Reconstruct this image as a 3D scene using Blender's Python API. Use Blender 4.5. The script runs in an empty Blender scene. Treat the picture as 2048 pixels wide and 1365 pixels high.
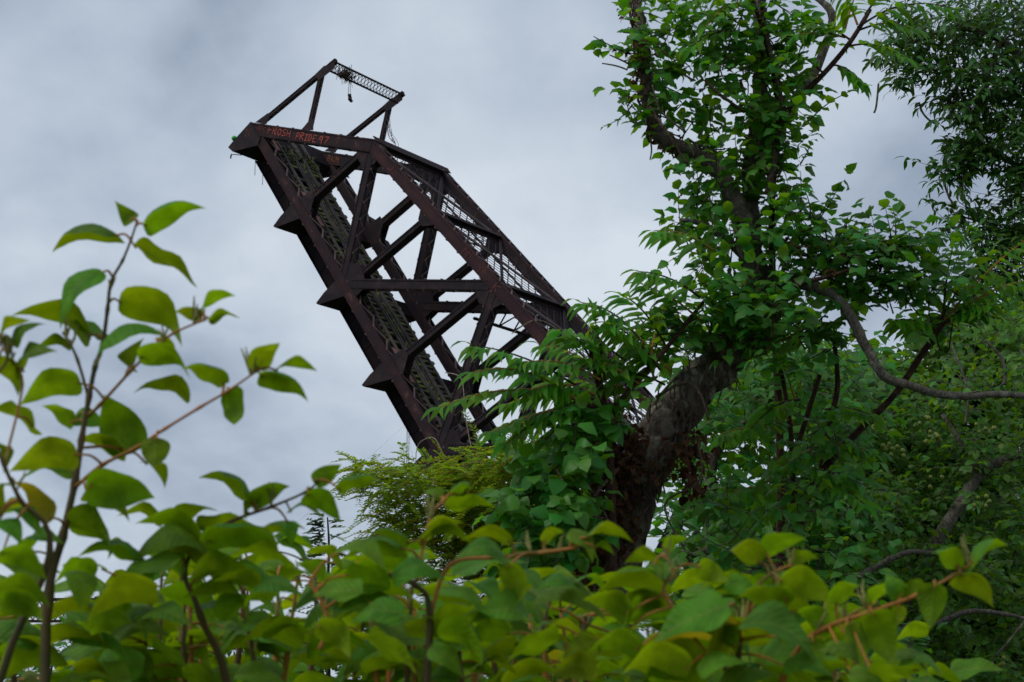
import bpy, math, random
import numpy as np
from mathutils import Vector, Matrix

# ------------------------------------------------------------------ camera, sky, sun, exposure
scene = bpy.context.scene
COL = scene.collection
PITCH = math.radians(12.5)
CAM = Vector((0, 0, 2.0))
FPX = 3129.0                                   # focal length in pixels of a 2048 wide picture (55 mm lens)
cd = bpy.data.cameras.new('camera'); cam = bpy.data.objects.new('camera', cd); COL.objects.link(cam)
cam.location = CAM; cam.rotation_euler = (math.radians(90) + PITCH, 0, 0)
cd.sensor_width = 36; cd.lens = 55; cd.clip_start = 0.05; cd.clip_end = 6000
cd.dof.use_dof = True; cd.dof.focus_distance = 14.0; cd.dof.aperture_fstop = 8.5
scene.camera = cam
SUN_EL, SUN_AZ = math.radians(52), math.radians(-118)          # azimuth from +Y towards +X
world = bpy.data.worlds.new('World'); scene.world = world; world.use_nodes = True
wn, wl = world.node_tree.nodes, world.node_tree.links
wn.clear()
def W(t, **k):
    n = wn.new(t)
    for a, b in k.items(): setattr(n, a, b)
    return n
def wmath(op, a, b=None):
    n = W('ShaderNodeMath', operation=op)
    for i, x in enumerate((a, b)):
        if x is None: continue
        if isinstance(x, (int, float)): n.inputs[i].default_value = x
        else: wl.new(x, n.inputs[i])
    return n.outputs[0]
sky = W('ShaderNodeTexSky', sky_type='NISHITA', sun_disc=False, sun_elevation=SUN_EL, sun_rotation=SUN_AZ)
tc = W('ShaderNodeTexCoord'); sp = W('ShaderNodeSeparateXYZ'); wl.new(tc.outputs['Generated'], sp.inputs[0])
zz = wmath('ADD', wmath('ABSOLUTE', sp.outputs[2]), 0.40)      # directions onto a flat cloud layer
cx = W('ShaderNodeCombineXYZ')
wl.new(wmath('DIVIDE', sp.outputs[0], zz), cx.inputs[0]); wl.new(wmath('DIVIDE', sp.outputs[1], zz), cx.inputs[1])
mp = W('ShaderNodeMapping'); wl.new(cx.outputs[0], mp.inputs[0])
mp.inputs['Location'].default_value = (3.1, 1.7, 0.4); mp.inputs['Rotation'].default_value = (0, 0, 0.25); mp.inputs['Scale'].default_value = (1.5, 1.15, 1)
n1 = W('ShaderNodeTexNoise'); n1.inputs['Scale'].default_value = 1.5; n1.inputs['Detail'].default_value = 4; n1.inputs['Roughness'].default_value = 0.5; n1.inputs['Distortion'].default_value = 0.35
n2 = W('ShaderNodeTexNoise'); n2.inputs['Scale'].default_value = 5.0; n2.inputs['Detail'].default_value = 5; n2.inputs['Roughness'].default_value = 0.55
wl.new(mp.outputs[0], n1.inputs[0]); wl.new(mp.outputs[0], n2.inputs[0])
mixn = wmath('ADD', wmath('MULTIPLY', n1.outputs[0], 0.74), wmath('MULTIPLY', n2.outputs[0], 0.26))
cr = W('ShaderNodeValToRGB'); wl.new(mixn, cr.inputs[0])
e = cr.color_ramp.elements
e[0].position = 0.36; e[0].color = (0.275, 0.335, 0.435, 1); e[1].position = 0.64; e[1].color = (0.66, 0.725, 0.80, 1)
m_ = cr.color_ramp.elements.new(0.47); m_.color = (0.435, 0.51, 0.61, 1)
sc_ = W('ShaderNodeVectorMath', operation='SCALE'); sc_.inputs['Scale'].default_value = 10.5; wl.new(cr.outputs[0], sc_.inputs[0])
mx = W('ShaderNodeMix', data_type='RGBA'); mx.inputs[0].default_value = 0.94
wl.new(sky.outputs[0], mx.inputs[6]); wl.new(sc_.outputs[0], mx.inputs[7])
bg = W('ShaderNodeBackground'); bg.inputs[1].default_value = 0.1; wl.new(mx.outputs[2], bg.inputs[0])
wo = W('ShaderNodeOutputWorld'); wl.new(bg.outputs[0], wo.inputs[0])
sl = bpy.data.lights.new('sun', 'SUN'); so = bpy.data.objects.new('sun', sl); COL.objects.link(so)
sl.energy = 1.5; sl.angle = math.radians(25); sl.color = (1.0, 0.96, 0.9)
sdir = Vector((math.cos(SUN_EL) * math.sin(SUN_AZ), math.cos(SUN_EL) * math.cos(SUN_AZ), math.sin(SUN_EL)))
so.location = sdir * 60; so.rotation_euler = sdir.to_track_quat('Z', 'Y').to_euler()
scene.view_settings.view_transform = 'Standard'; scene.view_settings.look = 'None'
scene.view_settings.exposure = 0.0; scene.view_settings.gamma = 1.0
scene.cycles.max_bounces = 6; scene.cycles.transmission_bounces = 4; scene.cycles.diffuse_bounces = 3

# ------------------------------------------------------------------ helpers
FW = Vector((0, math.cos(PITCH), math.sin(PITCH))); UPV = Vector((0, -math.sin(PITCH), math.cos(PITCH))); RT = Vector((1, 0, 0))
def at(px, py, Y):
    """point of the place at forward distance Y (metres) on the sight line of a photo pixel"""
    d = FW + RT * ((px - 1024) / FPX) - UPV * ((py - 682.5) / FPX)
    return CAM + d * (Y / d.y)
rng = random.Random(7)
npr = np.random.RandomState(11)

class MB:
    def __init__(s): s.v = []; s.f = []
    def hexa(s, c):
        i = len(s.v); s.v += [tuple(x) for x in c]
        s.f += [(i, i+3, i+2, i+1), (i+4, i+5, i+6, i+7), (i, i+1, i+5, i+4), (i+1, i+2, i+6, i+5), (i+2, i+3, i+7, i+6), (i+3, i, i+4, i+7)]
    def bar(s, p, q, w, h, up=(0, 0, 1)):
        p = Vector(p); q = Vector(q); d = (q - p)
        if d.length < 1e-6: return
        d.normalize(); up = Vector(up); a = d.cross(up)
        if a.length < 1e-5: a = d.cross(Vector((0.3, 1, 0.2)))
        a.normalize(); b = a.cross(d)
        a = a * (w / 2); b = b * (h / 2)
        s.hexa([p - a - b, p + a - b, p + a + b, p - a + b, q - a - b, q + a - b, q + a + b, q - a + b])
    def box(s, lo, hi):
        (x0, y0, z0), (x1, y1, z1) = lo, hi
        s.hexa([(x0, y0, z0), (x1, y0, z0), (x1, y1, z0), (x0, y1, z0), (x0, y0, z1), (x1, y0, z1), (x1, y1, z1), (x0, y1, z1)])
    def prism(s, poly, z0, z1):                # poly in xy, extruded along z
        n = len(poly); i = len(s.v)
        s.v += [(x, y, z0) for x, y in poly] + [(x, y, z1) for x, y in poly]
        s.f.append(tuple(i + k for k in reversed(range(n)))); s.f.append(tuple(i + n + k for k in range(n)))
        for k in range(n): s.f.append((i + k, i + (k+1) % n, i + n + (k+1) % n, i + n + k))
    def tube(s, pts, rad, seg=8, wob=0.0, cap=True, rg=None):
        pts = [Vector(p) for p in pts]; n = len(pts)
        if isinstance(rad, (int, float)): rad = [rad] * n
        t = [(pts[min(k+1, n-1)] - pts[max(k-1, 0)]).normalized() for k in range(n)]
        ref = Vector((0, 0, 1)) if abs(t[0].z) < 0.9 else Vector((0, 1, 0))
        a = t[0].cross(ref).normalized(); base = len(s.v)
        for k in range(n):
            a = (a - t[k] * a.dot(t[k])).normalized(); b = t[k].cross(a)
            for j in range(seg):
                g = 2 * math.pi * j / seg
                r = rad[k] * (1 + (wob * ((rg or rng).random() - 0.5) if wob else 0))
                s.v.append(tuple(pts[k] + (a * math.cos(g) + b * math.sin(g)) * r))
        for k in range(n - 1):
            for j in range(seg):
                i0 = base + k * seg + j; i1 = base + k * seg + (j+1) % seg
                s.f.append((i0, i1, i1 + seg, i0 + seg))
        if cap:
            s.f.append(tuple(base + j for j in reversed(range(seg)))); s.f.append(tuple(base + (n-1) * seg + j for j in range(seg)))
    def mesh(s, name, mat, smooth=False):
        me = bpy.data.meshes.new(name); me.from_pydata(s.v, [], s.f); me.update()
        if smooth: me.polygons.foreach_set('use_smooth', [True] * len(me.polygons))
        if mat: me.materials.append(mat)
        return me
    def build(s, name, mat, parent=None, smooth=False, **props):
        return link(name, s.mesh(name, mat, smooth), parent, **props)
def link(name, me, parent=None, **props):
    o = bpy.data.objects.new(name, me); COL.objects.link(o)
    if parent is not None: o.parent = parent
    for k, v in props.items(): o[k] = v
    return o
def thing(name, label, cat, loc=(0, 0, 0), group=None, mat=None):
    o = bpy.data.objects.new(name, None); COL.objects.link(o); o.empty_display_size = 0.2
    if mat is not None: o.matrix_world = mat
    else: o.location = loc
    o['label'] = label; o['category'] = cat
    if group: o['group'] = group
    return o
def crom(pts, rad, sub=6):
    """smooth a polyline (Catmull-Rom) with radii"""
    P = [Vector(p) for p in pts]; out = []; ro = []
    n = len(P)
    for k in range(n - 1):
        p0, p1, p2, p3 = P[max(k-1, 0)], P[k], P[k+1], P[min(k+2, n-1)]
        for j in range(sub):
            t = j / sub
            out.append(0.5 * ((2*p1) + (p2-p0)*t + (2*p0-5*p1+4*p2-p3)*t*t + (3*p1-p0-3*p2+p3)*t**3)); ro.append(rad[k] + (rad[k+1] - rad[k]) * t)
    out.append(P[-1]); ro.append(rad[-1])
    return out, ro

# ------------------------------------------------------------------ materials
def newmat(name):
    m = bpy.data.materials.new(name); m.use_nodes = True; nt = m.node_tree
    return m, nt.nodes, nt.links, nt.nodes['Principled BSDF']
def ramp(nodes, links, src, stops):
    r = nodes.new('ShaderNodeValToRGB'); links.new(src, r.inputs[0]); el = r.color_ramp.elements
    while len(el) < len(stops): el.new(0.5)
    for x, (p, c) in zip(el, stops): x.position = p; x.color = (*c, 1)
    return r.outputs[0]
def noisemat(name, stops, scale, rough=0.85, bump=0.3, bscale=None, stretch=None, detail=6, spec=0.3, bdist=0.02, objrand=False):
    m, N, L, b = newmat(name)
    t = N.new('ShaderNodeTexCoord'); mpp = N.new('ShaderNodeMapping'); L.new(t.outputs['Object'], mpp.inputs[0])
    if stretch: mpp.inputs['Scale'].default_value = stretch
    if objrand:
        oi = N.new('ShaderNodeObjectInfo'); mo = N.new('ShaderNodeMath'); mo.operation = 'MULTIPLY'; L.new(oi.outputs['Random'], mo.inputs[0]); mo.inputs[1].default_value = 80; L.new(mo.outputs[0], mpp.inputs['Location'])
    n = N.new('ShaderNodeTexNoise'); n.inputs['Scale'].default_value = scale; n.inputs['Detail'].default_value = detail; n.inputs['Roughness'].default_value = 0.62
    L.new(mpp.outputs[0], n.inputs[0]); L.new(ramp(N, L, n.outputs[0], stops), b.inputs['Base Color'])
    b.inputs['Roughness'].default_value = rough; b.inputs['Specular IOR Level'].default_value = spec
    if bump:
        n2 = N.new('ShaderNodeTexNoise'); n2.inputs['Scale'].default_value = bscale or scale * 6; n2.inputs['Detail'].default_value = 5
        L.new(mpp.outputs[0], n2.inputs[0])
        bp = N.new('ShaderNodeBump'); bp.inputs['Strength'].default_value = bump; bp.inputs['Distance'].default_value = bdist
        L.new(n2.outputs[0], bp.inputs['Height']); L.new(bp.outputs[0], b.inputs['Normal'])
    return m
RUST = noisemat('rusty_steel', [(0.30, (0.0136, 0.0072, 0.0112)), (0.48, (0.0224, 0.0104, 0.0144)), (0.60, (0.0360, 0.0152, 0.0176)), (0.72, (0.1040, 0.0480, 0.0400))], 0.9, bump=0.35, bscale=7)
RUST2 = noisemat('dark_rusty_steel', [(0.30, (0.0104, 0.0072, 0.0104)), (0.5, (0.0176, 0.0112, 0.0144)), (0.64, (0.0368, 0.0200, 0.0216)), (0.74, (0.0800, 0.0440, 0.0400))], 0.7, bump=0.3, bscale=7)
SHADEST = noisemat('shade_black_steel', [(0.30, (0.008, 0.006, 0.008)), (0.6, (0.018, 0.012, 0.014))], 0.7, bump=0.2, bscale=7, spec=.1)  # floor system steel blackened: shade on its underside is put into the colour
RUSTRED = noisemat('red_rust_steel', [(0.28, (0.0187, 0.0085, 0.0119)), (0.5, (0.0357, 0.0136, 0.0170)), (0.68, (0.0527, 0.0195, 0.0195)), (0.8, (0.1105, 0.0467, 0.0213))], 0.6, bump=0.35, bscale=7)
PINK = noisemat('lit_scaled_rust_plate', [(0.3, (0.15, 0.07, 0.055)), (0.6, (0.30, 0.15, 0.12)), (0.75, (0.36, 0.20, 0.16))], 3.0, bump=0.4)  # rust made paler pink: light on the plate tops is in the colour
LACE = noisemat('weathered_skylit_lacing', [(0.3, (0.07, 0.05, 0.05)), (0.6, (0.15, 0.11, 0.11)), (0.75, (0.22, 0.15, 0.13))], 1.4, bump=0.2)  # weathered steel made paler: sky light on the lacing is put into the colour
RAIL = noisemat('old_rail_steel', [(0.3, (0.04, 0.03, 0.03)), (0.6, (0.10, 0.085, 0.085)), (0.75, (0.15, 0.11, 0.10))], 2.0, rough=0.5, bump=0.2, spec=0.4)
TIE = noisemat('mossy_timber', [(0.30, (0.012, 0.011, 0.010)), (0.50, (0.055, 0.046, 0.038)), (0.57, (0.10, 0.13, 0.015)), (0.72, (0.25, 0.31, 0.04))], 1.1, bump=0.6, bscale=9, stretch=(3, 3, 2.2), objrand=True)
PAINT = noisemat('red_spray_paint', [(0.34, (0.17, 0.040, 0.034)), (0.50, (0.36, 0.070, 0.052)), (0.62, (0.46, 0.095, 0.065))], 6, bump=0)
PAINTDIM = noisemat('faded_red_paint', [(0.3, (0.05, 0.02, 0.02)), (0.6, (0.15, 0.04, 0.034))], 5, bump=0)
PAINTOR = noisemat('orange_spray_paint', [(0.3, (0.10, 0.035, 0.02)), (0.6, (0.26, 0.085, 0.03))], 6, bump=0)
GREENL = noisemat('green_lamp_glass', [(0.3, (0.01, 0.32, 0.02)), (0.7, (0.02, 0.5, 0.04))], 5, rough=0.3, bump=0)
WIRE = noisemat('dark_wire', [(0.3, (0.05, 0.045, 0.045)), (0.7, (0.10, 0.09, 0.085))], 3, bump=0)
PALEWIRE = noisemat('bleached_vine_wire', [(0.3, (0.20, 0.17, 0.12)), (0.7, (0.36, 0.31, 0.23))], 3, bump=0)
CONC = noisemat('weathered_concrete', [(0.3, (0.16, 0.15, 0.13)), (0.7, (0.32, 0.30, 0.27))], 0.6, bump=0.4)
MASTM = noisemat('mast_paint', [(0.4, (0.24, 0.20, 0.22)), (0.6, (0.36, 0.33, 0.35))], 0.05, bump=0)
REDM = noisemat('red_tower_paint', [(0.3, (0.30, 0.02, 0.02)), (0.7, (0.42, 0.04, 0.03))], 0.5, bump=0)
TWIGS = noisemat('nest_twigs', [(0.3, (0.03, 0.022, 0.015)), (0.7, (0.09, 0.06, 0.04))], 9, bump=0)
RUBBER = noisemat('black_canvas', [(0.3, (0.012, 0.012, 0.013)), (0.7, (0.03, 0.03, 0.03))], 9, bump=0)

def barkmat(name, dark, mid, lichen, scale=7):
    m, N, L, b = newmat(name)
    t = N.new('ShaderNodeTexCoord'); mpp = N.new('ShaderNodeMapping'); L.new(t.outputs['Object'], mpp.inputs[0]); mpp.inputs['Scale'].default_value = (1, 1, 0.4)
    n = N.new('ShaderNodeTexNoise'); n.inputs['Scale'].default_value = scale * 3; n.inputs['Detail'].default_value = 8; n.inputs['Roughness'].default_value = 0.7; L.new(mpp.outputs[0], n.inputs[0])
    c1 = ramp(N, L, n.outputs[0], [(0.32, dark), (0.62, mid)])
    n2 = N.new('ShaderNodeTexNoise'); n2.inputs['Scale'].default_value = scale; n2.inputs['Detail'].default_value = 9; n2.inputs['Roughness'].default_value = 0.75; L.new(t.outputs['Object'], n2.inputs[0])
    f = ramp(N, L, n2.outputs[0], [(0.52, (0, 0, 0)), (0.66, (0.8, 0.8, 0.8))])
    mix = N.new('ShaderNodeMix'); mix.data_type = 'RGBA'; L.new(f, mix.inputs[0]); L.new(c1, mix.inputs[6]); mix.inputs[7].default_value = (*lichen, 1)
    L.new(mix.outputs[2], b.inputs['Base Color']); b.inputs['Roughness'].default_value = 0.95; b.inputs['Specular IOR Level'].default_value = 0.15
    v = N.new('ShaderNodeTexVoronoi'); v.feature = 'DISTANCE_TO_EDGE'; v.inputs['Scale'].default_value = scale * 5; L.new(mpp.outputs[0], v.inputs[0])
    ad = N.new('ShaderNodeMath'); ad.operation = 'MULTIPLY_ADD'; L.new(n.outputs[0], ad.inputs[0]); ad.inputs[1].default_value = 1.2; L.new(v.outputs[0], ad.inputs[2])
    bp = N.new('ShaderNodeBump'); bp.inputs['Strength'].default_value = 0.9; bp.inputs['Distance'].default_value = 0.02; L.new(ad.outputs[0], bp.inputs['Height']); L.new(bp.outputs[0], b.inputs['Normal'])
    return m
BARK = barkmat('grey_lichen_bark', (0.028, 0.022, 0.017), (0.14, 0.12, 0.095), (0.36, 0.35, 0.28))
BARK2 = barkmat('grey_branch_bark', (0.05, 0.045, 0.038), (0.17, 0.15, 0.12), (0.30, 0.29, 0.24), 12)
REDBARK = barkmat('reddish_stem_bark', (0.03, 0.016, 0.012), (0.085, 0.045, 0.032), (0.13, 0.085, 0.06), 14)
VINEST = barkmat('vine_stem_bark', (0.05, 0.035, 0.028), (0.15, 0.105, 0.075), (0.22, 0.18, 0.14), 20)
STEM = noisemat('orange_green_stem', [(0.35, (0.16, 0.13, 0.025)), (0.5, (0.30, 0.13, 0.02)), (0.65, (0.42, 0.15, 0.03))], 9, rough=0.6, bump=0)
STEMD = noisemat('brown_cane', [(0.35, (0.05, 0.05, 0.015)), (0.55, (0.10, 0.065, 0.02)), (0.7, (0.16, 0.08, 0.025))], 7, rough=0.6, bump=0)
FLOWER = noisemat('pale_flower_spike', [(0.35, (0.16, 0.17, 0.04)), (0.65, (0.34, 0.30, 0.10))], 30, bump=0)
FRUIT = noisemat('green_haw', [(0.35, (0.10, 0.15, 0.018)), (0.65, (0.18, 0.19, 0.025))], 8, rough=0.45, bump=0)

def leafmat(name, top, under, trans, obj=False, tfac=0.45, rough=0.5, spec=0.35, veins=False, blemish=None, var=0.5, bth=.66, mottle=False):
    m, N, L, b = newmat(name)
    if obj:
        oi = N.new('ShaderNodeObjectInfo'); rnd = oi.outputs['Random']
    else:
        a = N.new('ShaderNodeAttribute'); a.attribute_name = 'tint'; rnd = a.outputs['Fac']
    geo = N.new('ShaderNodeNewGeometry')
    mix = N.new('ShaderNodeMix'); mix.data_type = 'RGBA'; L.new(geo.outputs['Backfacing'], mix.inputs[0])
    mix.inputs[6].default_value = (*top, 1); mix.inputs[7].default_value = (*under, 1)
    hs = N.new('ShaderNodeHueSaturation'); L.new(mix.outputs[2], hs.inputs['Color'])
    ht = N.new('ShaderNodeHueSaturation'); ht.inputs['Color'].default_value = (*trans, 1)
    for h in (hs, ht):
        mr = N.new('ShaderNodeMapRange'); L.new(rnd, mr.inputs[0]); mr.inputs[3].default_value = 1 - var * 0.55; mr.inputs[4].default_value = 1 + var * 0.6; L.new(mr.outputs[0], h.inputs['Value'])
        m2 = N.new('ShaderNodeMath'); m2.operation = 'MULTIPLY'; L.new(rnd, m2.inputs[0]); m2.inputs[1].default_value = 7.31
        m3 = N.new('ShaderNodeMath'); m3.operation = 'FRACT'; L.new(m2.outputs[0], m3.inputs[0])
        m4 = N.new('ShaderNodeMapRange'); L.new(m3.outputs[0], m4.inputs[0]); m4.inputs[3].default_value = 0.475; m4.inputs[4].default_value = 0.52; L.new(m4.outputs[0], h.inputs['Hue'])
    col, colt = hs.outputs[0], ht.outputs[0]
    if veins or blemish:
        uv = N.new('ShaderNodeUVMap'); sx = N.new('ShaderNodeSeparateXYZ'); L.new(uv.outputs[0], sx.inputs[0])
    if veins:
        ab = N.new('ShaderNodeMath'); ab.operation = 'ABSOLUTE'; L.new(sx.outputs[1], ab.inputs[0])
        k = N.new('ShaderNodeMath'); k.operation = 'MULTIPLY_ADD'; L.new(ab.outputs[0], k.inputs[0]); k.inputs[1].default_value = -0.85; L.new(sx.outputs[0], k.inputs[2])
        k2 = N.new('ShaderNodeMath'); k2.operation = 'MULTIPLY'; L.new(k.outputs[0], k2.inputs[0]); k2.inputs[1].default_value = 50.0
        tq = N.new('ShaderNodeTexCoord'); nq = N.new('ShaderNodeTexNoise'); nq.inputs['Scale'].default_value = 7; L.new(tq.outputs['Object'], nq.inputs[0])
        kq = N.new('ShaderNodeMath'); kq.operation = 'MULTIPLY_ADD'; L.new(nq.outputs[0], kq.inputs[0]); kq.inputs[1].default_value = 7.0; L.new(k2.outputs[0], kq.inputs[2]); k2 = kq
        sn = N.new('ShaderNodeMath'); sn.operation = 'SINE'; L.new(k2.outputs[0], sn.inputs[0])
        bp = N.new('ShaderNodeBump'); bp.inputs['Strength'].default_value = 0.28; bp.inputs['Distance'].default_value = 0.0022
        L.new(sn.outputs[0], bp.inputs['Height']); L.new(bp.outputs[0], b.inputs['Normal'])
        v1 = N.new('ShaderNodeMapRange'); L.new(sn.outputs[0], v1.inputs[0]); v1.inputs[1].default_value = 0.80; v1.inputs[2].default_value = 1.0; v1.inputs[3].default_value = 0; v1.inputs[4].default_value = 0.38
        v2 = N.new('ShaderNodeMapRange'); L.new(ab.outputs[0], v2.inputs[0]); v2.inputs[1].default_value = 0.008; v2.inputs[2].default_value = 0.02; v2.inputs[3].default_value = 0.55; v2.inputs[4].default_value = 0.0
        mxx = N.new('ShaderNodeMath'); mxx.operation = 'MAXIMUM'; L.new(v1.outputs[0], mxx.inputs[0]); L.new(v2.outputs[0], mxx.inputs[1])
        mv = N.new('ShaderNodeMix'); mv.data_type = 'RGBA'; L.new(mxx.outputs[0], mv.inputs[0]); L.new(col, mv.inputs[6]); mv.inputs[7].default_value = (0.22, 0.26, 0.05, 1); col = mv.outputs[2]
    if blemish:
        tcx = N.new('ShaderNodeTexCoord'); nz = N.new('ShaderNodeTexNoise'); nz.inputs['Scale'].default_value = 55; nz.inputs['Detail'].default_value = 3; L.new(tcx.outputs['Object'], nz.inputs[0])
        f = ramp(N, L, nz.outputs[0], [(bth, (0, 0, 0)), (bth + .05, (1, 1, 1))])
        for which in (0, 1):
            mb = N.new('ShaderNodeMix'); mb.data_type = 'RGBA'; L.new(f, mb.inputs[0]); L.new((col, colt)[which], mb.inputs[6]); mb.inputs[7].default_value = (*blemish, 1)
            if which == 0: col = mb.outputs[2]
            else: colt = mb.outputs[2]
    if mottle:
        tm_ = N.new('ShaderNodeTexCoord'); nm = N.new('ShaderNodeTexNoise'); nm.inputs['Scale'].default_value = 3.2; nm.inputs['Detail'].default_value = 5; L.new(tm_.outputs['Object'], nm.inputs[0])
        vm = N.new('ShaderNodeMapRange'); L.new(nm.outputs[0], vm.inputs[0]); vm.inputs[1].default_value = .3; vm.inputs[2].default_value = .7; vm.inputs[3].default_value = .72; vm.inputs[4].default_value = 1.25
        for which in (0, 1):
            hm = N.new('ShaderNodeHueSaturation'); L.new((col, colt)[which], hm.inputs['Color']); L.new(vm.outputs[0], hm.inputs['Value'])
            if which == 0: col = hm.outputs[0]
            else: colt = hm.outputs[0]
    L.new(col, b.inputs['Base Color']); b.inputs['Roughness'].default_value = rough; b.inputs['Specular IOR Level'].default_value = spec
    tr = N.new('ShaderNodeBsdfTranslucent'); L.new(colt, tr.inputs[0])
    ms = N.new('ShaderNodeMixShader'); ms.inputs[0].default_value = tfac; L.new(b.outputs[0], ms.inputs[1]); L.new(tr.outputs[0], ms.inputs[2])
    L.new(ms.outputs[0], N['Material Output'].inputs[0])
    return m
def leafpair(name, *a, **k): return leafmat(name, *a, **k), leafmat(name + '_single', *a, obj=True, **k)
VINE, VINE1 = leafpair('vine_leaf', (0.0520, 0.1977, 0.0271), (0.0904, 0.2203, 0.0203), (0.1695, 0.4294, 0.0056), spec=.24, rough=.42)
CROWN, CROWN1 = leafpair('crown_leaf', (0.0497, 0.1865, 0.0316), (0.0847, 0.2034, 0.0226), (0.1582, 0.3842, 0.0068), spec=.24, rough=.42)
AIL, AIL1 = leafpair('heaven_leaflet', (0.0678, 0.2203, 0.0158), (0.1073, 0.2373, 0.0124), (0.2147, 0.4746, 0.0045), spec=.15)
ASH = leafmat('ash_leaf', (0.032, 0.115, 0.013), (0.04, 0.10, 0.012), (0.08, 0.20, 0.004), tfac=0.28)
HAW = leafmat('haw_leaf', (0.052, 0.155, 0.014), (0.08, 0.17, 0.012), (0.15, 0.32, 0.004), tfac=0.4, var=0.7)
LOCUST = leafmat('locust_leaflet', (0.165, 0.29, 0.012), (0.18, 0.30, 0.014), (0.31, 0.48, 0.004), tfac=0.5, spec=.15, var=0.6)
SAP = leafmat('sapling_leaf', (0.05, 0.11, 0.03), (0.06, 0.11, 0.03), (0.09, 0.17, 0.01), tfac=0.4)
KNOT1 = leafmat('knotweed_leaf', (0.070, 0.20, 0.014), (0.130, 0.218, 0.007), (0.27, 0.425, 0.002), obj=True, tfac=0.46, rough=0.5, spec=0.14, veins=True, var=0.42, blemish=(0.17, 0.09, 0.02), bth=.70, mottle=True)
KNOTY = leafmat('yellowing_knotweed_leaf', (0.14, 0.18, 0.02), (0.22, 0.20, 0.015), (0.45, 0.38, 0.008), obj=True, tfac=0.5, veins=True, blemish=(0.30, 0.07, 0.01), var=0.25)
DEAD = leafmat('dead_leaf', (0.075, 0.035, 0.015), (0.09, 0.042, 0.018), (0.12, 0.05, 0.015), tfac=0.3, spec=0.1, var=0.7)

# ------------------------------------------------------------------ leaf templates
def template(xs, hw, arch=0.1, fold=0.15, roll=0.0, cols=1, wave=0.0, seed=0, droop=0.0, serr=0.0):
    """leaf of unit length along +x; xs stations (0..1), hw half widths; returns verts, tris, uv"""
    r = random.Random(seed); V = []; F = []; UV = []
    rows = []
    for i, (x, w) in enumerate(zip(xs, hw)):
        row = []
        z0 = arch * math.sin(math.pi * x ** 0.85) - droop * x ** 3 + droop * x
        ys = [0.0] if w < 1e-4 else [s * w for s in np.linspace(-1, 1, 2 * cols + 1)]
        for y in ys:
            z = z0 + fold * abs(y) - roll * y * y / max(w, 0.05) + wave * math.sin(9 * x + 3 * (1 if y > 0 else -1) + seed) * abs(y)
            xx = x + (r.uniform(-serr, serr) if abs(y) > 0.95 * w and w > 1e-4 else 0)
            row.append(len(V)); V.append((xx, y, z)); UV.append((x, y))
        rows.append(row)
    for a, b in zip(rows, rows[1:]):
        if len(a) == 1 and len(b) == 1: continue
        if len(a) == 1:
            for k in range(len(b) - 1): F.append((a[0], b[k], b[k+1]) if False else (a[0], b[k+1], b[k])[::-1])
        elif len(b) == 1:
            for k in range(len(a) - 1): F.append((a[k], b[0], a[k+1]))
        else:
            for k in range(len(a) - 1): F.append((a[k], b[k], b[k+1])); F.append((a[k], b[k+1], a[k+1]))
    V = np.array(V, float); F = np.array(F, int)
    # make every face point to +z
    n = np.cross(V[F[:, 1]] - V[F[:, 0]], V[F[:, 2]] - V[F[:, 0]])
    F[n[:, 2] < 0] = F[n[:, 2] < 0][:, ::-1]
    return V, F, np.array(UV, float)
VX = [0, .12, .35, .65, .88, 1]
T_VINE = [template(VX, [0, .27, .38, .28, .09, 0], a, f, .2, 1, .2, s, d) for a, f, s, d in ((.08, .25, 1, .1), (.14, -.1, 2, .25), (.05, .35, 3, .15), (.16, .1, 4, .35))]
T_OVAL = [template(VX, [0, .17, .27, .23, .09, 0], a, f, .2, 1, .2, s, d) for a, f, s, d in ((.08, .25, 1, .1), (.14, -.1, 2, .2), (.05, .35, 3, .1))]
T_LANCE = [template([0, .06, .2, .5, .8, 1], [0, .12, .155, .13, .06, 0], a, f, .1, 1, .1, s, d) for a, f, s, d in ((.08, .2, 1, .1), (.15, .1, 2, .2), (.05, .35, 3, .15))]
T_ASH = [template([0, .25, .6, 1], [0, .16, .15, 0], a, f, 0, 1, 0, s, d) for a, f, s, d in ((.08, .3, 1, .1), (.13, .1, 2, .2))]
T_HAW = [template([0, .2, .5, .75, 1], [0, .2, .31, .24, 0], a, f, 0, 1, .2, s, d) for a, f, s, d in ((.08, .3, 1, .1), (.13, -.1, 2, .2), (.1, .4, 5, .2))]
T_TINY = [template([0, .3, .75, 1], [0, .21, .2, 0], .05, .2, 0, 1, 0, 1)]
T_DEAD = [template(VX, [0, .2, .3, .24, .1, 0], .25, .7, .5, 1, .5, s, .4) for s in (1, 2, 3)]
kx = [0, .012, .05, .12, .22, .34, .46, .58, .70, .80, .88, .94, 1]
kw = [.05, .19, .285, .34, .365, .355, .32, .265, .195, .13, .075, .033, 0]
def knot_t(arch, fold, roll, wave, seed, droop, k=1.0): return template(kx, [w * k * .9 for w in kw], arch, fold, roll, 3, wave, seed, droop, 0.006)
T_KNOT = [knot_t(.16, .22, .25, .10, 1, .12), knot_t(.24, .12, .35, .14, 2, .22), knot_t(.10, .35, .2, .12, 3, .15), knot_t(.2, -.05, .5, .12, 4, .2), knot_t(.06, .3, .1, .2, 5, .05), knot_t(.28, .2, .3, .08, 6, .1), knot_t(.2, .3, .3, .22, 7, .2, .86), knot_t(.3, .05, .2, .18, 8, .25, .8), knot_t(.14, .4, .15, .16, 9, .3, 1.08), knot_t(.22, .15, .6, .25, 10, .15, .92)]

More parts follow.
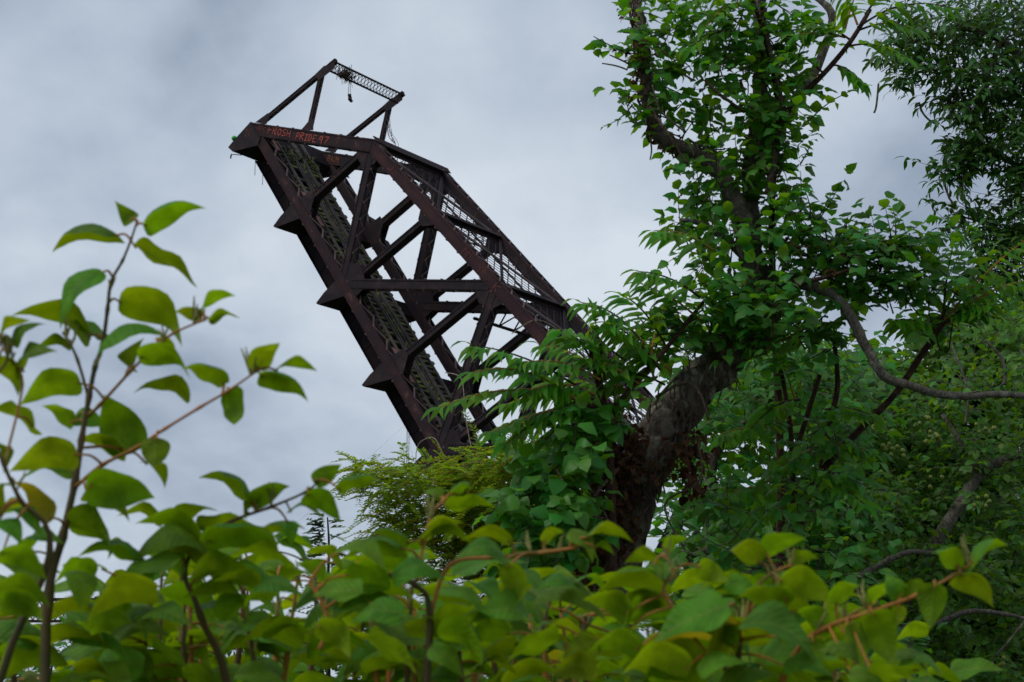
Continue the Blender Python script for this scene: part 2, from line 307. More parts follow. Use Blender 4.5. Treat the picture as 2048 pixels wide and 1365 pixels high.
def basis(axis, nrm):
    a = axis / np.maximum(np.linalg.norm(axis, axis=1, keepdims=True), 1e-9)
    z = nrm - a * np.sum(nrm * a, 1, keepdims=True)
    z = z / np.maximum(np.linalg.norm(z, axis=1, keepdims=True), 1e-9)
    y = np.cross(z, a)
    return np.stack([a, y, z], 2)                  # columns
class Leaves:
    """collects leaves (pos, axis, normal, size, template) for one plant"""
    def __init__(s): s.p = []; s.a = []; s.n = []; s.s = []
    def add(s, p, a, n, size): s.p.append(tuple(p)); s.a.append(tuple(a)); s.n.append(tuple(n)); s.s.append(size)
    def arr(s): return np.array(s.p, float), np.array(s.a, float), np.array(s.n, float), np.array(s.s, float)
    def joined(s, name, mat, tmpls, parent, idx=None, origin=None, **props):
        P, A, Nn, S = s.arr()
        if idx is not None: P, A, Nn, S = P[idx], A[idx], Nn[idx], S[idx]
        if len(P) == 0: return None
        if origin is not None: P = P - np.array(origin)
        R = basis(A, Nn); pick = npr.randint(0, len(tmpls), len(P)); tint = npr.rand(len(P))
        vs = []; fs = []; ts = []; base = 0
        for k, (V, F, U) in enumerate(tmpls):
            m = pick == k
            if not m.any(): continue
            v = np.einsum('nij,kj->nki', R[m], V) * S[m][:, None, None] + P[m][:, None, :]
            nl = v.shape[0]
            f = F[None] + (np.arange(nl) * len(V))[:, None, None] + base
            vs.append(v.reshape(-1, 3)); fs.append(f.reshape(-1, 3)); ts.append(np.repeat(tint[m], len(V))); base += nl * len(V)
        v = np.concatenate(vs); f = np.concatenate(fs); tt = np.concatenate(ts)
        me = bpy.data.meshes.new(name)
        me.vertices.add(len(v)); me.vertices.foreach_set('co', v.astype(np.float32).ravel())
        me.loops.add(f.size); me.loops.foreach_set('vertex_index', f.astype(np.int32).ravel())
        me.polygons.add(len(f)); me.polygons.foreach_set('loop_start', (np.arange(len(f)) * 3).astype(np.int32))
        me.polygons.foreach_set('use_smooth', np.ones(len(f), bool))
        me.update(calc_edges=True); me.validate()
        at_ = me.attributes.new('tint', 'FLOAT', 'POINT'); at_.data.foreach_set('value', tt.astype(np.float32))
        me.materials.append(mat)
        return link(name, me, parent, **props)
    def single(s, name, meshes, parent, idx, origin):
        P, A, Nn, S = s.arr(); R = basis(A, Nn)
        for i in idx:
            M = Matrix([[*(R[i][r] * S[i]), P[i][r] - origin[r]] for r in range(3)] + [[0, 0, 0, 1]])
            o = link(name, meshes[rng.randrange(len(meshes))], parent); o.matrix_local = M
    def split(s, name, meshes, mat, tmpls, parent, origin, limit=300, rest='foliage'):
        """the leaves that show largest become parts of their own, the rest one part"""
        P, A, Nn, S = s.arr()
        view = np.array(CAM)[None] - P; dist = np.linalg.norm(view, axis=1)
        nn = basis(A, Nn)[:, :, 2]; facing = np.abs(np.sum(nn * view, 1)) / dist
        order = np.argsort(-(S / dist) ** 2 * (facing + 0.1))
        s.single(name, meshes, parent, [int(i) for i in order[:limit]], origin)
        if len(order) > limit: s.joined(rest, mat, tmpls, parent, order[limit:], origin, kind='stuff')
def tmesh(name, T, mat, uv=False):
    V, F, U = T
    me = bpy.data.meshes.new(name); me.from_pydata([tuple(x) for x in V], [], [tuple(int(i) for i in f) for f in F]); me.update()
    me.polygons.foreach_set('use_smooth', [True] * len(me.polygons)); me.materials.append(mat)
    if uv:
        l = me.uv_layers.new(name='UVMap')
        for lp in me.loops: l.data[lp.index].uv = tuple(U[lp.vertex_index])
    return me
def rv(r=rng):
    while True:
        v = Vector((r.uniform(-1, 1), r.uniform(-1, 1), r.uniform(-1, 1)))
        if 0.05 < v.length < 1: return v.normalized()

# ------------------------------------------------------------------ the setting
gm = noisemat('grassy_earth', [(0.3, (0.035, 0.05, 0.015)), (0.55, (0.06, 0.075, 0.025)), (0.75, (0.11, 0.09, 0.05))], 0.35, bump=0.6, bscale=6, bdist=0.05)
g = MB(); NG = 48
def gz(x, y): return 0.10 * math.sin(x * 0.31 + 1) * math.cos(y * 0.23) - 0.3 * min(1, max(0, (y - 25) / 30))
gx = [-1800, -600, -200, -80] + [-40 + 80 * i / 32 for i in range(33)] + [80, 200, 600, 1800]
gy = [-600, -100, -20] + [-5 + 60 * i / 32 for i in range(33)] + [90, 200, 600, 2500]
for y in gy:
    for x in gx: g.v.append((x, y, gz(x, y)))
nx = len(gx)
for j in range(len(gy) - 1):
    for i in range(nx - 1): g.f.append((j*nx+i, j*nx+i+1, (j+1)*nx+i+1, (j+1)*nx+i))
g.build('ground', gm, smooth=True, kind='structure')

# ------------------------------------------------------------------ the raised bascule bridge leaf
PSI, TH, U0 = math.radians(35.0), math.radians(55.48), -36.0
BO = Vector((-13.10, 122.07, 34.12))
hv = Vector((-math.cos(PSI), math.sin(PSI), 0)); tv = Vector((math.sin(PSI), math.cos(PSI), 0)); zv = Vector((0, 0, 1))
uv_ = hv * math.cos(TH) + zv * math.sin(TH); nv_ = -hv * math.sin(TH) + zv * math.cos(TH)
base = BO + uv_ * U0
BM = Matrix(((uv_.x, nv_.x, tv.x, base.x), (uv_.y, nv_.y, tv.y, base.y), (uv_.z, nv_.z, tv.z, base.z), (0, 0, 0, 1)))
bridge = thing('bascule_bridge', 'rusted steel truss drawbridge leaf stuck upright, rising behind the trees', 'bridge', mat=BM)
WID = 9.0
br = random.Random(21)
def L3(p, v): return Vector((p[0] - U0, p[1], v))
def member(name, p, q, wid, v0, dep, mat, lacem=LACE, lace=0.62, lw=0.085, sides=(1, -1), flange=0.13, batten=1.2, solid=False, tooth=0.07, edge=None):
    """riveted box member between (u,n) points: two web plates with edge angles, battens and zigzag lacing"""
    P, Q = Vector(p), Vector(q); d = (Q - P); ln = d.length; d.normalize(); w = Vector((-d.y, d.x))
    def pt(s, o, v): r = P + d * s + w * o; return Vector((r.x - U0, r.y, v))
    m = MB(); ang = MB(); wv = Vector((w.x, w.y, 0))
    for v in (v0 + 0.02, v0 + dep - 0.02): m.bar(pt(0, 0, v), pt(ln, 0, v), 0.04, wid, wv)
    for sgn in (1, -1):
        o = sgn * (wid / 2 - flange / 2)
        ang.bar(pt(0, o, v0 - 0.022), pt(ln, o, v0 - 0.022), 0.04, flange, wv)
        ang.bar(pt(0, o, v0 + dep + 0.022), pt(ln, o, v0 + dep + 0.022), 0.04, flange, wv)
        if v0 < 1 and tooth > .05:
            s_ = .15
            while s_ < ln: c_ = pt(s_, o, v0 - .05); ang.bar(c_ - Vector((0, 0, .02)), c_ + Vector((0, 0, .012)), .075, .075, wv); s_ += .30
        of = sgn * (wid / 2 + 0.012)
        for v in (v0 + 0.07, v0 + dep - 0.07): m.bar(pt(0, of, v), pt(ln, of, v), 0.14, 0.024, wv)
        if solid: m.bar(pt(0, of, v0 + dep / 2), pt(ln, of, v0 + dep / 2), dep - 0.28, 0.026, wv)
    for s0 in (0, ln - batten):
        for sgn in sides:
            of = sgn * (wid / 2 + 0.038); m.bar(pt(s0, of, v0 + dep / 2), pt(s0 + batten, of, v0 + dep / 2), dep - 0.04, 0.024, wv)
    o = m.build(name, mat, bridge)
    ang.build('edge_angle', edge or mat, o)
    if lace and not solid:
        l = MB(); k = 0; s = batten
        while s < ln - batten:
            s2 = min(s + lace, ln - batten * 0.7)
            for sgn in sides:
                of = sgn * (wid / 2 + 0.035)
                va, vb = (v0 + 0.05, v0 + dep - 0.05) if k % 2 == 0 else (v0 + dep - 0.05, v0 + 0.05)
                l.bar(pt(s, of, va), pt(s2, of, vb), lw, 0.03, wv)
                if k % 2 == 0: l.bar(pt(s - 0.08, sgn * (wid / 2 + tooth * .86), v0 + 0.07), pt(s + 0.08, sgn * (wid / 2 + tooth * .86), v0 + 0.07), 0.12, tooth, wv)
            s = s2; k += 1
        l.build('lacing', lacem, o)
    return o
def gusset(poly, v, mat=RUST, parent=bridge, th=0.014):
    m = MB(); m.prism([(x - U0, y) for x, y in poly], v, v + th); return m.build('gusset_plate', mat, parent)

LN = -0.72                                   # centre of the bottom chord
Lu = [18.3, 9.2, 0.2, -8.75, -17.4, -26.2, -35.0]
U1, U2, U4 = (7.9, 7.85), (-10.4, 10.42), (-28.5, 12.9)
def tcn(u): return U1[1] + (U1[0] - u) * (U2[1] - U1[1]) / (U1[0] - U2[0])
CH = 0.86; CD = 0.95
END_POSTS = []
for side, v0 in (('near', 0.0), ('far', WID)):
    mt = RUST if side == 'near' else RUST2
    member('bottom_chord', (18.6, LN), (-35.4, LN), CH, v0, CD, mt, lace=1.25, lw=0.15, batten=1.0, edge=RUSTRED)
    member('top_chord', (U1[0] + 0.15, tcn(U1[0] + .15)), (U4[0], tcn(U4[0])), 0.92, v0, CD, RUSTRED if side == 'near' else RUST2, lace=0.8, lw=0.12, batten=1.0, edge=RUSTRED)
    ep = member('end_post', (19.25, -0.98), (U1[0] + 0.0, U1[1] + 0.02), 1.08, v0 - 0.03, 0.70, mt, lace=0.95, lw=0.14)
    END_POSTS.append(ep)
    member('diagonal', (7.45, 7.35), (0.75, -0.35), 0.72, v0 + 0.06, CD - 0.12, RUST2, lace=0.7)
    member('diagonal', (-0.35, -0.1), (-9.9, 10.0), 0.78, v0 + 0.05, CD - 0.10, RUST2, lace=0.8)
    member('diagonal', (-10.6, 9.9), (-16.9, -0.25), 0.78, v0 + 0.06, CD - 0.12, RUST2, lace=0.7)
    member('diagonal', (-17.7, 0.0), (-28.0, 12.4), 0.80, v0 + 0.05, CD - 0.10, RUST2, lace=0.8)
    member('diagonal', (-28.5, 12.4), (-34.5, -0.2), 0.8, v0 + 0.06, CD - 0.12, RUST2, lace=0.8)
    member('vertical_post', (8.25, 7.2), (9.05, 0.0), 0.55, v0 + 0.09, CD - 0.18, RUST2, lace=None, solid=True)
    member('vertical_post', (-0.2, 0.3), (-1.2, tcn(-1.2) - 0.3), 0.46, v0 + 0.10, CD - 0.20, RUST2, lace=None, solid=True)
    member('vertical_post', (-9.85, 10.0), (-8.85, 0.0), 0.52, v0 + 0.09, CD - 0.18, RUST2, lace=None, solid=True)
    member('vertical_post', (-17.5, 0.3), (-18.6, tcn(-18.6) - 0.3), 0.50, v0 + 0.10, CD - 0.20, RUST2, lace=None, solid=True)
    member('vertical_post', (-27.2, 12.2), (-26.2, 0.0), 0.5, v0 + 0.09, CD - 0.18, RUST2, lace=None, solid=True)
    for vv in (v0 + 0.043, v0 + CD - 0.058):
        gusset([(9.75, -0.35), (9.5, 1.05), (8.75, 1.05), (7.75, -0.35)], vv, RUST2)
        gusset([(1.6, -0.35), (1.55, 0.55), (0.35, 1.5), (-0.6, 1.35), (-1.6, 0.9), (-1.6, -0.35)], vv, RUST2)
        gusset([(-8.1, -0.35), (-8.5, 1.1), (-9.2, 1.1), (-10.3, -0.35)], vv, RUST2)
        gusset([(-16.0, -0.35), (-16.3, 0.7), (-17.2, 1.5), (-18.2, 1.2), (-19.3, -0.35)], vv, RUST2)
        gusset([(8.4, 6.2), (8.9, 7.2), (8.2, 8.0), (6.8, 8.0), (6.4, 7.3), (6.9, 6.2)], vv, RUST2)
        gusset([(-8.9, 9.85), (-9.3, 8.8), (-10.4, 8.5), (-11.6, 9.2), (-12.0, 10.2)], vv, RUST2)
        gusset([(-0.2, tcn(0) - .4), (-0.75, 7.9), (-1.5, 7.9), (-2.3, tcn(-2.3) - .4)], vv, RUST2)
    # lateral gussets and rusted shelf plates along the inner edge of the bottom chord
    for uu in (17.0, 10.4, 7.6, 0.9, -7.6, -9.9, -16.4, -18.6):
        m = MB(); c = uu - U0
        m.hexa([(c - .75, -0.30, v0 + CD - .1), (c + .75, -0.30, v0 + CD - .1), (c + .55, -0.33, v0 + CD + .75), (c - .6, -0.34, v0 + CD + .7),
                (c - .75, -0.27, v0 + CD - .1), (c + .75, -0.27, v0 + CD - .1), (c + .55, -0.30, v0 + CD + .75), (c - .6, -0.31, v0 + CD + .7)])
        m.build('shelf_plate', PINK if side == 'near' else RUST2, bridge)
# tip plates and floor beams: a wedge section carried right across
def wedge(u0, k=1.0):
    return [(u0 + 0.75, -1.16), (u0 + 0.78, -2.6), (u0 + 0.62, -3.72), (u0 + 0.36, -3.62), (u0 - 0.95, -1.16)]
for i, uu in enumerate(Lu):
    m = MB()
    if i == 0: pl = [(19.78, -0.60), (19.82, -2.95), (19.78, -3.80), (19.05, -3.62), (17.30, -1.18), (17.6, -0.6)]
    else: pl = wedge(uu - 0.02)
    m.prism([(x - U0, y) for x, y in pl], -0.012 if i else -0.06, WID + CD + 0.02)
    fb = m.build('floor_beam', SHADEST, bridge)
    m = MB(); m.prism([(x - U0, y) for x, y in pl], -0.05 if i else -0.09, -0.016 if i else -0.064); m.build('end_plate', RUST2, fb)
for v in (2.8, 5.6):
    m = MB()
    m.box((-35 - U0, -3.55, v), (18.9 - U0, -0.75, v + 0.05)); m.box((-35 - U0, -3.62, v - .2), (18.9 - U0, -3.55, v + .25)); m.box((-35 - U0, -0.75, v - .2), (18.9 - U0, -0.68, v + .25))
    for k in range(18): m.box((-34 + k * 3 - U0, -3.5, v - .05), (-33.95 + k * 3 - U0, -0.8, v))
    m.build('stringer', SHADEST, bridge)
for v in (1.6, 3.4, 4.3, 5.9):
    m = MB(); m.box((-35 - U0, -1.25, v), (17.0 - U0, -0.66, v + 0.04)); m.box((-35 - U0, -0.66, v - .12), (17.0 - U0, -0.63, v + .16)); m.build('deck_stringer', RUST2, bridge)
# ties, one by one, some broken or gone
tie_m = []
for k in range(6):
    m = MB(); a = br.uniform(-.02, .02); z0 = br.uniform(0, .1)
    m.hexa([(-.15, -.13, 0), (.15, -.13, 0), (.14, .12, 0), (-.13, .13, z0), (-.15, -.13, 1), (.14, -.12, 1 - a), (.13, .11, 1), (-.15, .12, 1 + a)])
    tie_m.append(m.mesh('tie', TIE))
u = 16.9
while u > -35:
    if br.random() > 0.07:
        parts = [(1.2 + br.uniform(-.1, .25), 3.45 + br.uniform(-.25, .1)), (3.75 + br.uniform(-.1, .25), 5.95 + br.uniform(-.2, .45))]
        for a, b in parts:
            if br.random() < (0.22 if u > 8 else 0.08): b = a + (b - a) * br.uniform(.35, .8)
            if br.random() < .05: continue
            o = link('tie', tie_m[br.randrange(6)], bridge)
            o.matrix_local = Matrix.Translation((u - U0 + br.uniform(-.07, .07), -0.50 + br.uniform(-.05, .06), a)) @ Matrix.Rotation(br.uniform(-.03, .03), 4, 'X') @ Matrix.Rotation(br.uniform(-.035, .035), 4, 'Y') @ Matrix.Diagonal((1, 1, b - a, 1))
    u -= 0.53
RAILS = [(1.62, 18.4), (3.06, 17.2), (4.1, 19.0), (5.54, 19.2)]
for v, ue in RAILS:
    m = MB()
    m.box((-35 - U0, -0.36, v - .08), (ue - U0, -0.33, v + .08)); m.box((-35 - U0, -0.33, v - .015), (ue - U0, -0.22, v + .015)); m.box((-35 - U0, -0.22, v - .045), (ue - U0, -0.17, v + .045))
    m.build('rail', RAIL, bridge)
    for dv in ((0.28,) if v == 4.1 else (-0.28,) if v == 3.06 else ()):
        m = MB(); e2 = ue - br.uniform(0.4, 3.0)
        m.box((-35 - U0, -0.36, v + dv - .06), (e2 - U0, -0.33, v + dv + .06)); m.box((-35 - U0, -0.33, v + dv - .015), (e2 - U0, -0.24, v + dv + .015)); m.box((-35 - U0, -0.24, v + dv - .035), (e2 - U0, -0.20, v + dv + .035))
        m.build('guard_rail', RAIL, bridge)
for v in (3.58,):
    m = MB()
    s = 16.4 - br.random()
    while s > -34:
        s2 = s - br.uniform(3, 6); m.bar(L3((s, -0.30 + br.uniform(-.02, .02)), v + br.uniform(-.05, .05)), L3((s2 + .05, -0.30), v + br.uniform(-.05, .05)), 0.20, 0.16, (0, 1, 0)); s = s2
    m.build('guard_timber', TIE, bridge)
# debris at the broken tip of the deck
m = MB()
for k in range(70):
    c = L3((16.8 + br.uniform(-1.6, .5), -0.25 + br.uniform(-.1, .15)), br.uniform(1.4, 6.0)); d = rv(br) * br.uniform(.15, .55); d.y *= .6
    m.bar(c - d, c + d, br.uniform(.05, .2), br.uniform(.02, .07), (0, 1, 0.2))
m.build('splintered_timber', TIE, bridge, kind='stuff')
# top struts, sway frames and lateral bracing between the two top chords
VA, VB = CD + 0.02, WID - 0.02
def lat(p, q, depth, updir, parent, mat=RUST2, n=None, bw=0.10, lw=0.075):
    """double-laced lattice girder between two 3D points"""
    P, Q = Vector(p), Vector(q); d = Q - P; ln = d.length; d.normalize(); up = Vector(updir).normalized()
    m = MB(); o = up * depth / 2; side = d.cross(up)
    for s in (1, -1):
        m.bar(P + o * s, Q + o * s, bw, bw, up)
    n = n or max(3, int(ln / depth)); st = ln / n
    for k in range(n):
        m.bar(P + d * (k * st) + o + side * .03, P + d * ((k + 1) * st) - o + side * .03, lw, 0.02, side)
        m.bar(P + d * (k * st) - o - side * .03, P + d * ((k + 1) * st) + o - side * .03, lw, 0.02, side)
    return m.build('lattice_girder', mat, parent)
def strut(uu, nn, sway=2.0, fan=False):
    m = MB()
    m.bar(L3((uu, nn + .22), VA), L3((uu, nn + .22), VB), 0.34, 0.06, (0, 1, 0)); m.bar(L3((uu, nn - .22), VA), L3((uu, nn - .22), VB), 0.34, 0.06, (0, 1, 0)); m.bar(L3((uu, nn), VA), L3((uu, nn), VB), 0.04, 0.44, (0, 1, 0))
    o = m.build('top_strut', RUST2, bridge)
    if sway:
        for a, b in ((nn - .25, nn - sway),):
            lat(L3((uu - .25, (a + b) / 2), VA), L3((uu - .25, (a + b) / 2), VB), sway - .25, (0, 1, 0), o, n=8)
    if fan:
        bn = nn - sway - 2.0; m = MB(); m.bar(L3((uu - .25, bn), VA - .3), L3((uu - .25, bn), VB + .3), 0.16, 0.2, (0, 1, 0))
        for k in range(4):
            va = VA + 1 + k * 2; m.bar(L3((uu - .25, bn), va), L3((uu - .25, nn - sway), va + 1.0), 0.10, 0.08, (1, 0, 0)); m.bar(L3((uu - .25, bn), va), L3((uu - .25, nn - sway), va - .9), 0.10, 0.08, (1, 0, 0))
        m.build('sway_brace', RUST2, o)
strut(U1[0] - 0.1, U1[1] + 0.42, 1.5); strut(-1.2, tcn(-1.2) + 0.2, 1.3); strut(U2[0], U2[1] + 0.2, 1.4, True); strut(-18.8, tcn(-18.8) + 0.2, 1.4, True); strut(-28, tcn(-28) + .2, 2.3)
m = MB()                                             # deep portal plate at the end of the top chords
m.bar(L3((U1[0] + .25, U1[1] + .62), -0.02), L3((U1[0] + .25, U1[1] + .62), WID + CD + .05), 0.62, 0.07, (0, 1, 0)); m.bar(L3((U1[0] - .06, U1[1] + .34), CD + .03), L3((U1[0] - .06, U1[1] + .34), WID - .03), 0.05, 0.5, (0, 1, 0))
m.build('portal_strut', RUST, bridge)
nodes_u = [U1[0] - .1, -1.2, U2[0], -18.8, -28]
for a, b in zip(nodes_u, nodes_u[1:]):
    for va, vb in ((VA, VB), (VB, VA)):
        pa = L3((a - .3, tcn(a) + .05), va); pb = L3((b + .3, tcn(b) + .05), vb)
        m = MB(); m.bar(pa + Vector((.12, .1, 0)), pb + Vector((.12, .1, 0)), .1, .1, (0, 1, 0)); m.bar(pa - Vector((.12, -.1, 0)), pb - Vector((.12, -.1, 0)), .1, .1, (0, 1, 0)); m.build('lateral_brace', LACE if va == VA else RUST2, bridge)
    m = MB(); ca, cb_ = a - .5, b + .5; lo, hi = 1.5, 8.4; ln_ = ca - cb_            # broad lattice panel between the struts
    def LP(s, v): uu_ = ca - s; return L3((uu_, tcn(uu_) - .06), v)
    for v in (lo, (lo + hi) / 2, hi): m.bar(LP(0, v), LP(ln_, v), .15, .12, (0, 1, 0))
    k = -int((hi - lo) / .95) - 1
    while k * .95 < ln_:
        for sg in (0, 1):
            s0, s1, v0_, v1_ = k * .95, k * .95 + (hi - lo), lo, hi
            if s0 < 0: v0_ += -s0; s0 = 0
            if s1 > ln_: v1_ -= s1 - ln_; s1 = ln_
            if v1_ - v0_ > .1:
                if sg: v0_, v1_ = lo + hi - v0_, lo + hi - v1_
                m.bar(LP(s0, v0_) + Vector((0, .02 * sg, 0)), LP(s1, v1_) + Vector((0, .02 * sg, 0)), .10, .02, (0, 1, 0))
        k += 1
    m.build('lattice_panel', RUST2, bridge)
# catenary gantry at the tip
def leg(name, p, q, w, v0, dep=0.30):
    member(name, p, q, w, v0, dep, RUST2, lace=0.34, lw=0.06, flange=0.07, batten=0.7, tooth=.015)
for v0 in (0.15, WID + 0.15):
    leg('gantry_leg', (19.05, 0.1), (17.35, 9.15), 0.36, v0); leg('gantry_brace', (14.45, 3.75), (17.55, 7.35), 0.36, v0)
    gusset([(19.5, -0.35), (19.1, 1.2), (18.7, 1.2), (18.35, 0.5)], v0 - .05, RUST2); gusset([(14.9, 3.1), (14.95, 4.5), (14.5, 4.5), (13.85, 4.05)], v0 - .05, RUST2)
    gusset([(17.95, 6.9), (17.85, 8.0), (17.1, 9.0), (16.75, 8.8), (17.0, 7.6), (17.2, 6.9)], v0 - .05, RUST2)
gb = MB()
ga, gc = (17.35, 9.0), (17.15, 8.15)
for (p, hgt) in ((ga, .15), (gc, .15)): gb.bar(L3(p, .2), L3(p, WID + .4), .15, .13, (0, 1, 0))
k = 0; v = .5
while v < WID:
    for s in (1, -1):
        a, b = (ga, gc) if (s == 1) else (gc, ga); gb.bar(L3(a, v), L3(b, v + .42), 0.055, 0.03, (1, 0, 0))
    v += .42
gb.build('gantry_beam', RUST2, bridge)
# things hung on or left on the bridge
nest = MB(); nr = random.Random(5)
for k in range(150):
    c = L3((17.2 + nr.gauss(0, .2), 8.45 + nr.gauss(0, .2)), 2.1 + nr.gauss(0, .45)); d = rv(nr) * nr.uniform(.12, .5); nest.bar(c - d, c + d, .03, .03)
for k in range(16):
    c = L3((17.2, 8.2), 1.2 + nr.uniform(0, 1.8)); d = Vector(L3((17.2, 8.2), 0)) * 0 + Vector((-.5, -.28, nr.uniform(-.3, .3))) * nr.uniform(.4, 1.2); nest.bar(c, c + d, .025, .025)
no = nest.build('twig_nest', TWIGS); no.matrix_world = BM; no['label'] = 'scruffy twig nest caught in the lattice beam at the very top of the bridge'; no['category'] = 'nest'
dn = BM.to_3x3().inverted() @ Vector((0, 0, -1))
sh = MB(); c0 = L3((17.15, 8.1), 2.9)
for s in (-.07, .07): sh.bar(c0 + Vector((0, 0, s)), c0 + dn * 1.25 + Vector((0, 0, s * 2)), .03, .03)
sh.bar(c0 + dn * 1.2, c0 + dn * 1.75 + Vector((0, 0, .18)), .26, .16); sh.bar(c0 + dn * 1.62 + Vector((.02, 0, -.02)), c0 + dn * 1.8 + Vector((0, 0, .35)), .22, .15)
o = sh.build('dangling_shoes', RUBBER); o.matrix_world = BM; o['label'] = 'small dark pair of shoes dangling by laces below the top gantry beam'; o['category'] = 'shoes'
nl = MB(); c = L3((19.98, -2.9), 0.05)
nl.tube([c + Vector((-.06, 0, 0)), c, c + Vector((.14, 0, 0)), c + Vector((.26, 0, 0)), c + Vector((.34, 0, 0))], [.16, .22, .24, .17, .05], 12)
no = nl.build('navigation_light', GREENL, bridge, True)
nb = MB(); nb.box((c.x - .16, c.y - .1, c.z - .1), (c.x - .05, c.y + .1, c.z + .1)); nb.build('lamp_bracket', RUST2, no)
cb = MB(); wr = random.Random(9)
c = L3((19.0, -3.6), 1.0); cb.bar(c, c + Vector((.1, -.35, -.9)), .05, .05); cb.bar(c + Vector((.1, -.35, -.9)), c + Vector((-.2, -.6, -.95)), .09, .09)
for v, l in ((2.6, 1.3), (3.6, 1.9)): c = L3((18.8, -3.6), v); cb.bar(c, c + dn * l, .035, .035)
cb.build('hanging_cable', WIRE, bridge)
tf = MB()
for k in range(7):
    p = L3((7.9 + wr.uniform(-.3, .3), 8.9), 2.0 + wr.uniform(-.3, .3)); pts = [p]; d = Vector((.35, .25, wr.uniform(-.3, .3)))
    for j in range(7): d = (d + rv(wr) * .35 - dn * 0.12).normalized(); pts.append(pts[-1] + d * .32)
    tf.tube(pts, [.022] * 8, 4, cap=False)
tf.build('loose_wire_tuft', WIRE, bridge)
lw = MB()
def wpath(pts, r=.035):
    p, rr = crom([L3((a, b), v) for a, b, v in pts], [r] * len(pts)); lw.tube(p, rr, 5, cap=False)
wpath([(-14.5, 9.5, -.1), (-14.9, 11.4, -.08), (-15.0, 11.7, 1.5), (-16.2, 11.9, 3.2), (-16.9, 12.4, 5.2)])
wpath([(-16.2, -2.4, -.15), (-15.8, -1.6, -.2), (-16.4, -.4, -.2), (-18.3, -.5, -.2), (-19.0, -.9, -.2)]); wpath([(-16.2, -2.4, -.15), (-17.2, -2.9, -.1), (-19, -2.3, -.1), (-20, -2.0, -.1)])
wpath([(-12.9, 3.2, -.2), (-14.3, 4.1, -.2), (-16.6, 3.0, -.25), (-18.4, 2.2, -.2), (-19.3, 1.9, -.2)])
lw.build('dead_creeper', PALEWIRE, bridge)

# spray-painted lettering, stroke by stroke
GL = {'F': [[(0, 0), (0, 1), (.7, 1)], [(0, .52), (.5, .55)]], 'R': [[(0, 0), (0, 1), (.55, .95), (.6, .7), (.1, .5), (.65, 0)]], 'O': [[(.3, 0), (.02, .3), (.05, .75), (.35, 1), (.62, .75), (.6, .25), (.3, 0)]],
      'S': [[(.62, .9), (.3, 1), (.05, .8), (.12, .6), (.5, .45), (.6, .2), (.3, 0), (0, .12)]], 'H': [[(0, 0), (0, 1)], [(.6, 0), (.58, 1)], [(0, .5), (.6, .5)]], 'P': [[(0, 0), (0, 1), (.5, 1), (.62, .75), (.5, .5), (.05, .48)]],
      'I': [[(.3, 0), (.3, 1)], [(.05, 1), (.55, 1)], [(.05, 0), (.55, 0)]], 'D': [[(0, 0), (0, 1), (.4, .92), (.62, .5), (.42, .05), (0, 0)]], 'E': [[(.6, 1), (0, 1), (0, 0), (.62, 0)], [(0, .5), (.45, .52)]],
      '9': [[(.58, .7), (.4, 1), (.1, .9), (.05, .65), (.3, .5), (.55, .62), (.56, .9), (.5, 0)]], '7': [[(0, 1), (.62, 1), (.25, 0)]], 'N': [[(0, 0), (0, 1), (.6, 0), (.6, 1)]], 'K': [[(0, 0), (0, 1)], [(.6, 1), (.05, .5), (.62, 0)]],
      'C': [[(.6, .85), (.3, 1), (.03, .6), (.1, .15), (.4, 0), (.62, .15)]], 'T': [[(0, 1), (.65, 1)], [(.32, 1), (.3, 0)]], 'B': [[(0, 0), (0, 1), (.5, .9), (.5, .62), (.05, .52), (.6, .4), (.55, .08), (0, 0)]], 'M': [[(0, 0), (.05, 1), (.32, .4), (.6, 1), (.65, 0)]],
      'Y': [[(0, 1), (.3, .5), (.62, 1)], [(.3, .5), (.28, 0)]], '1': [[(.15, .8), (.35, 1), (.33, 0)]], 'G': [[(.6, .85), (.3, 1), (.03, .6), (.1, .15), (.4, 0), (.62, .15), (.6, .45), (.35, .45)]], 'J': [[(.55, 1), (.5, .15), (.2, 0), (0, .2)]]}
def graffiti(text, p, q, h, parent, mat, v, lw_=0.085, gap=1.0, jit=0.03, seed=1):
    r = random.Random(seed); P, Q = Vector(p), Vector(q); d = (Q - P); ln = d.length; d.normalize(); up = Vector((-d.y, d.x))
    if up.x + up.y < 0: up = -up
    n = len(text); st = ln / n; m = MB()
    for i, ch in enumerate(text):
        if ch == ' ': continue
        sc = h * r.uniform(.88, 1.08); wd = st * 1.05; oy = r.uniform(-.06, .06) * h; kz = 0
        for stroke in GL[ch]:
            pts = [P + d * (i * st + x * wd + r.uniform(-jit, jit)) + up * (oy + y * sc + r.uniform(-jit, jit)) for x, y in stroke]
            for a, b in zip(pts, pts[1:]):
                kz += 1; e = (b - a).normalized() * lw_ * .3
                m.bar(L3(a - e, v - .0012 * kz), L3(b + e, v - .0012 * kz), 0.002, lw_ * r.uniform(.75, 1.15), up.to_3d())
    return m.build('painted_lettering', mat, parent)
ed = (Vector((7.9, 7.87)) - Vector((19.25, -.98))).normalized(); eu = Vector((-ed.y, ed.x)); eu = eu if eu.x + eu.y > 0 else -eu
def epp(s, o): a = Vector((19.25, -.98)) + ed * s + eu * o; return (a.x, a.y)
near_ep = END_POSTS[0]
graffiti('FROSH', epp(2.25, -.20), epp(5.15, -.24), .58, near_ep, PAINT, -.062, seed=2)
graffiti('PRIDE', epp(5.75, -.32), epp(8.25, -.36), .58, near_ep, PAINT, -.062, seed=3)
graffiti('97', epp(8.45, -.36), epp(9.75, -.42), .66, near_ep, PAINT, -.062, seed=4)
graffiti('OEC', epp(0.75, -.05), epp(2.0, -.12), .42, near_ep, PAINTDIM, -.062, .06, seed=5)
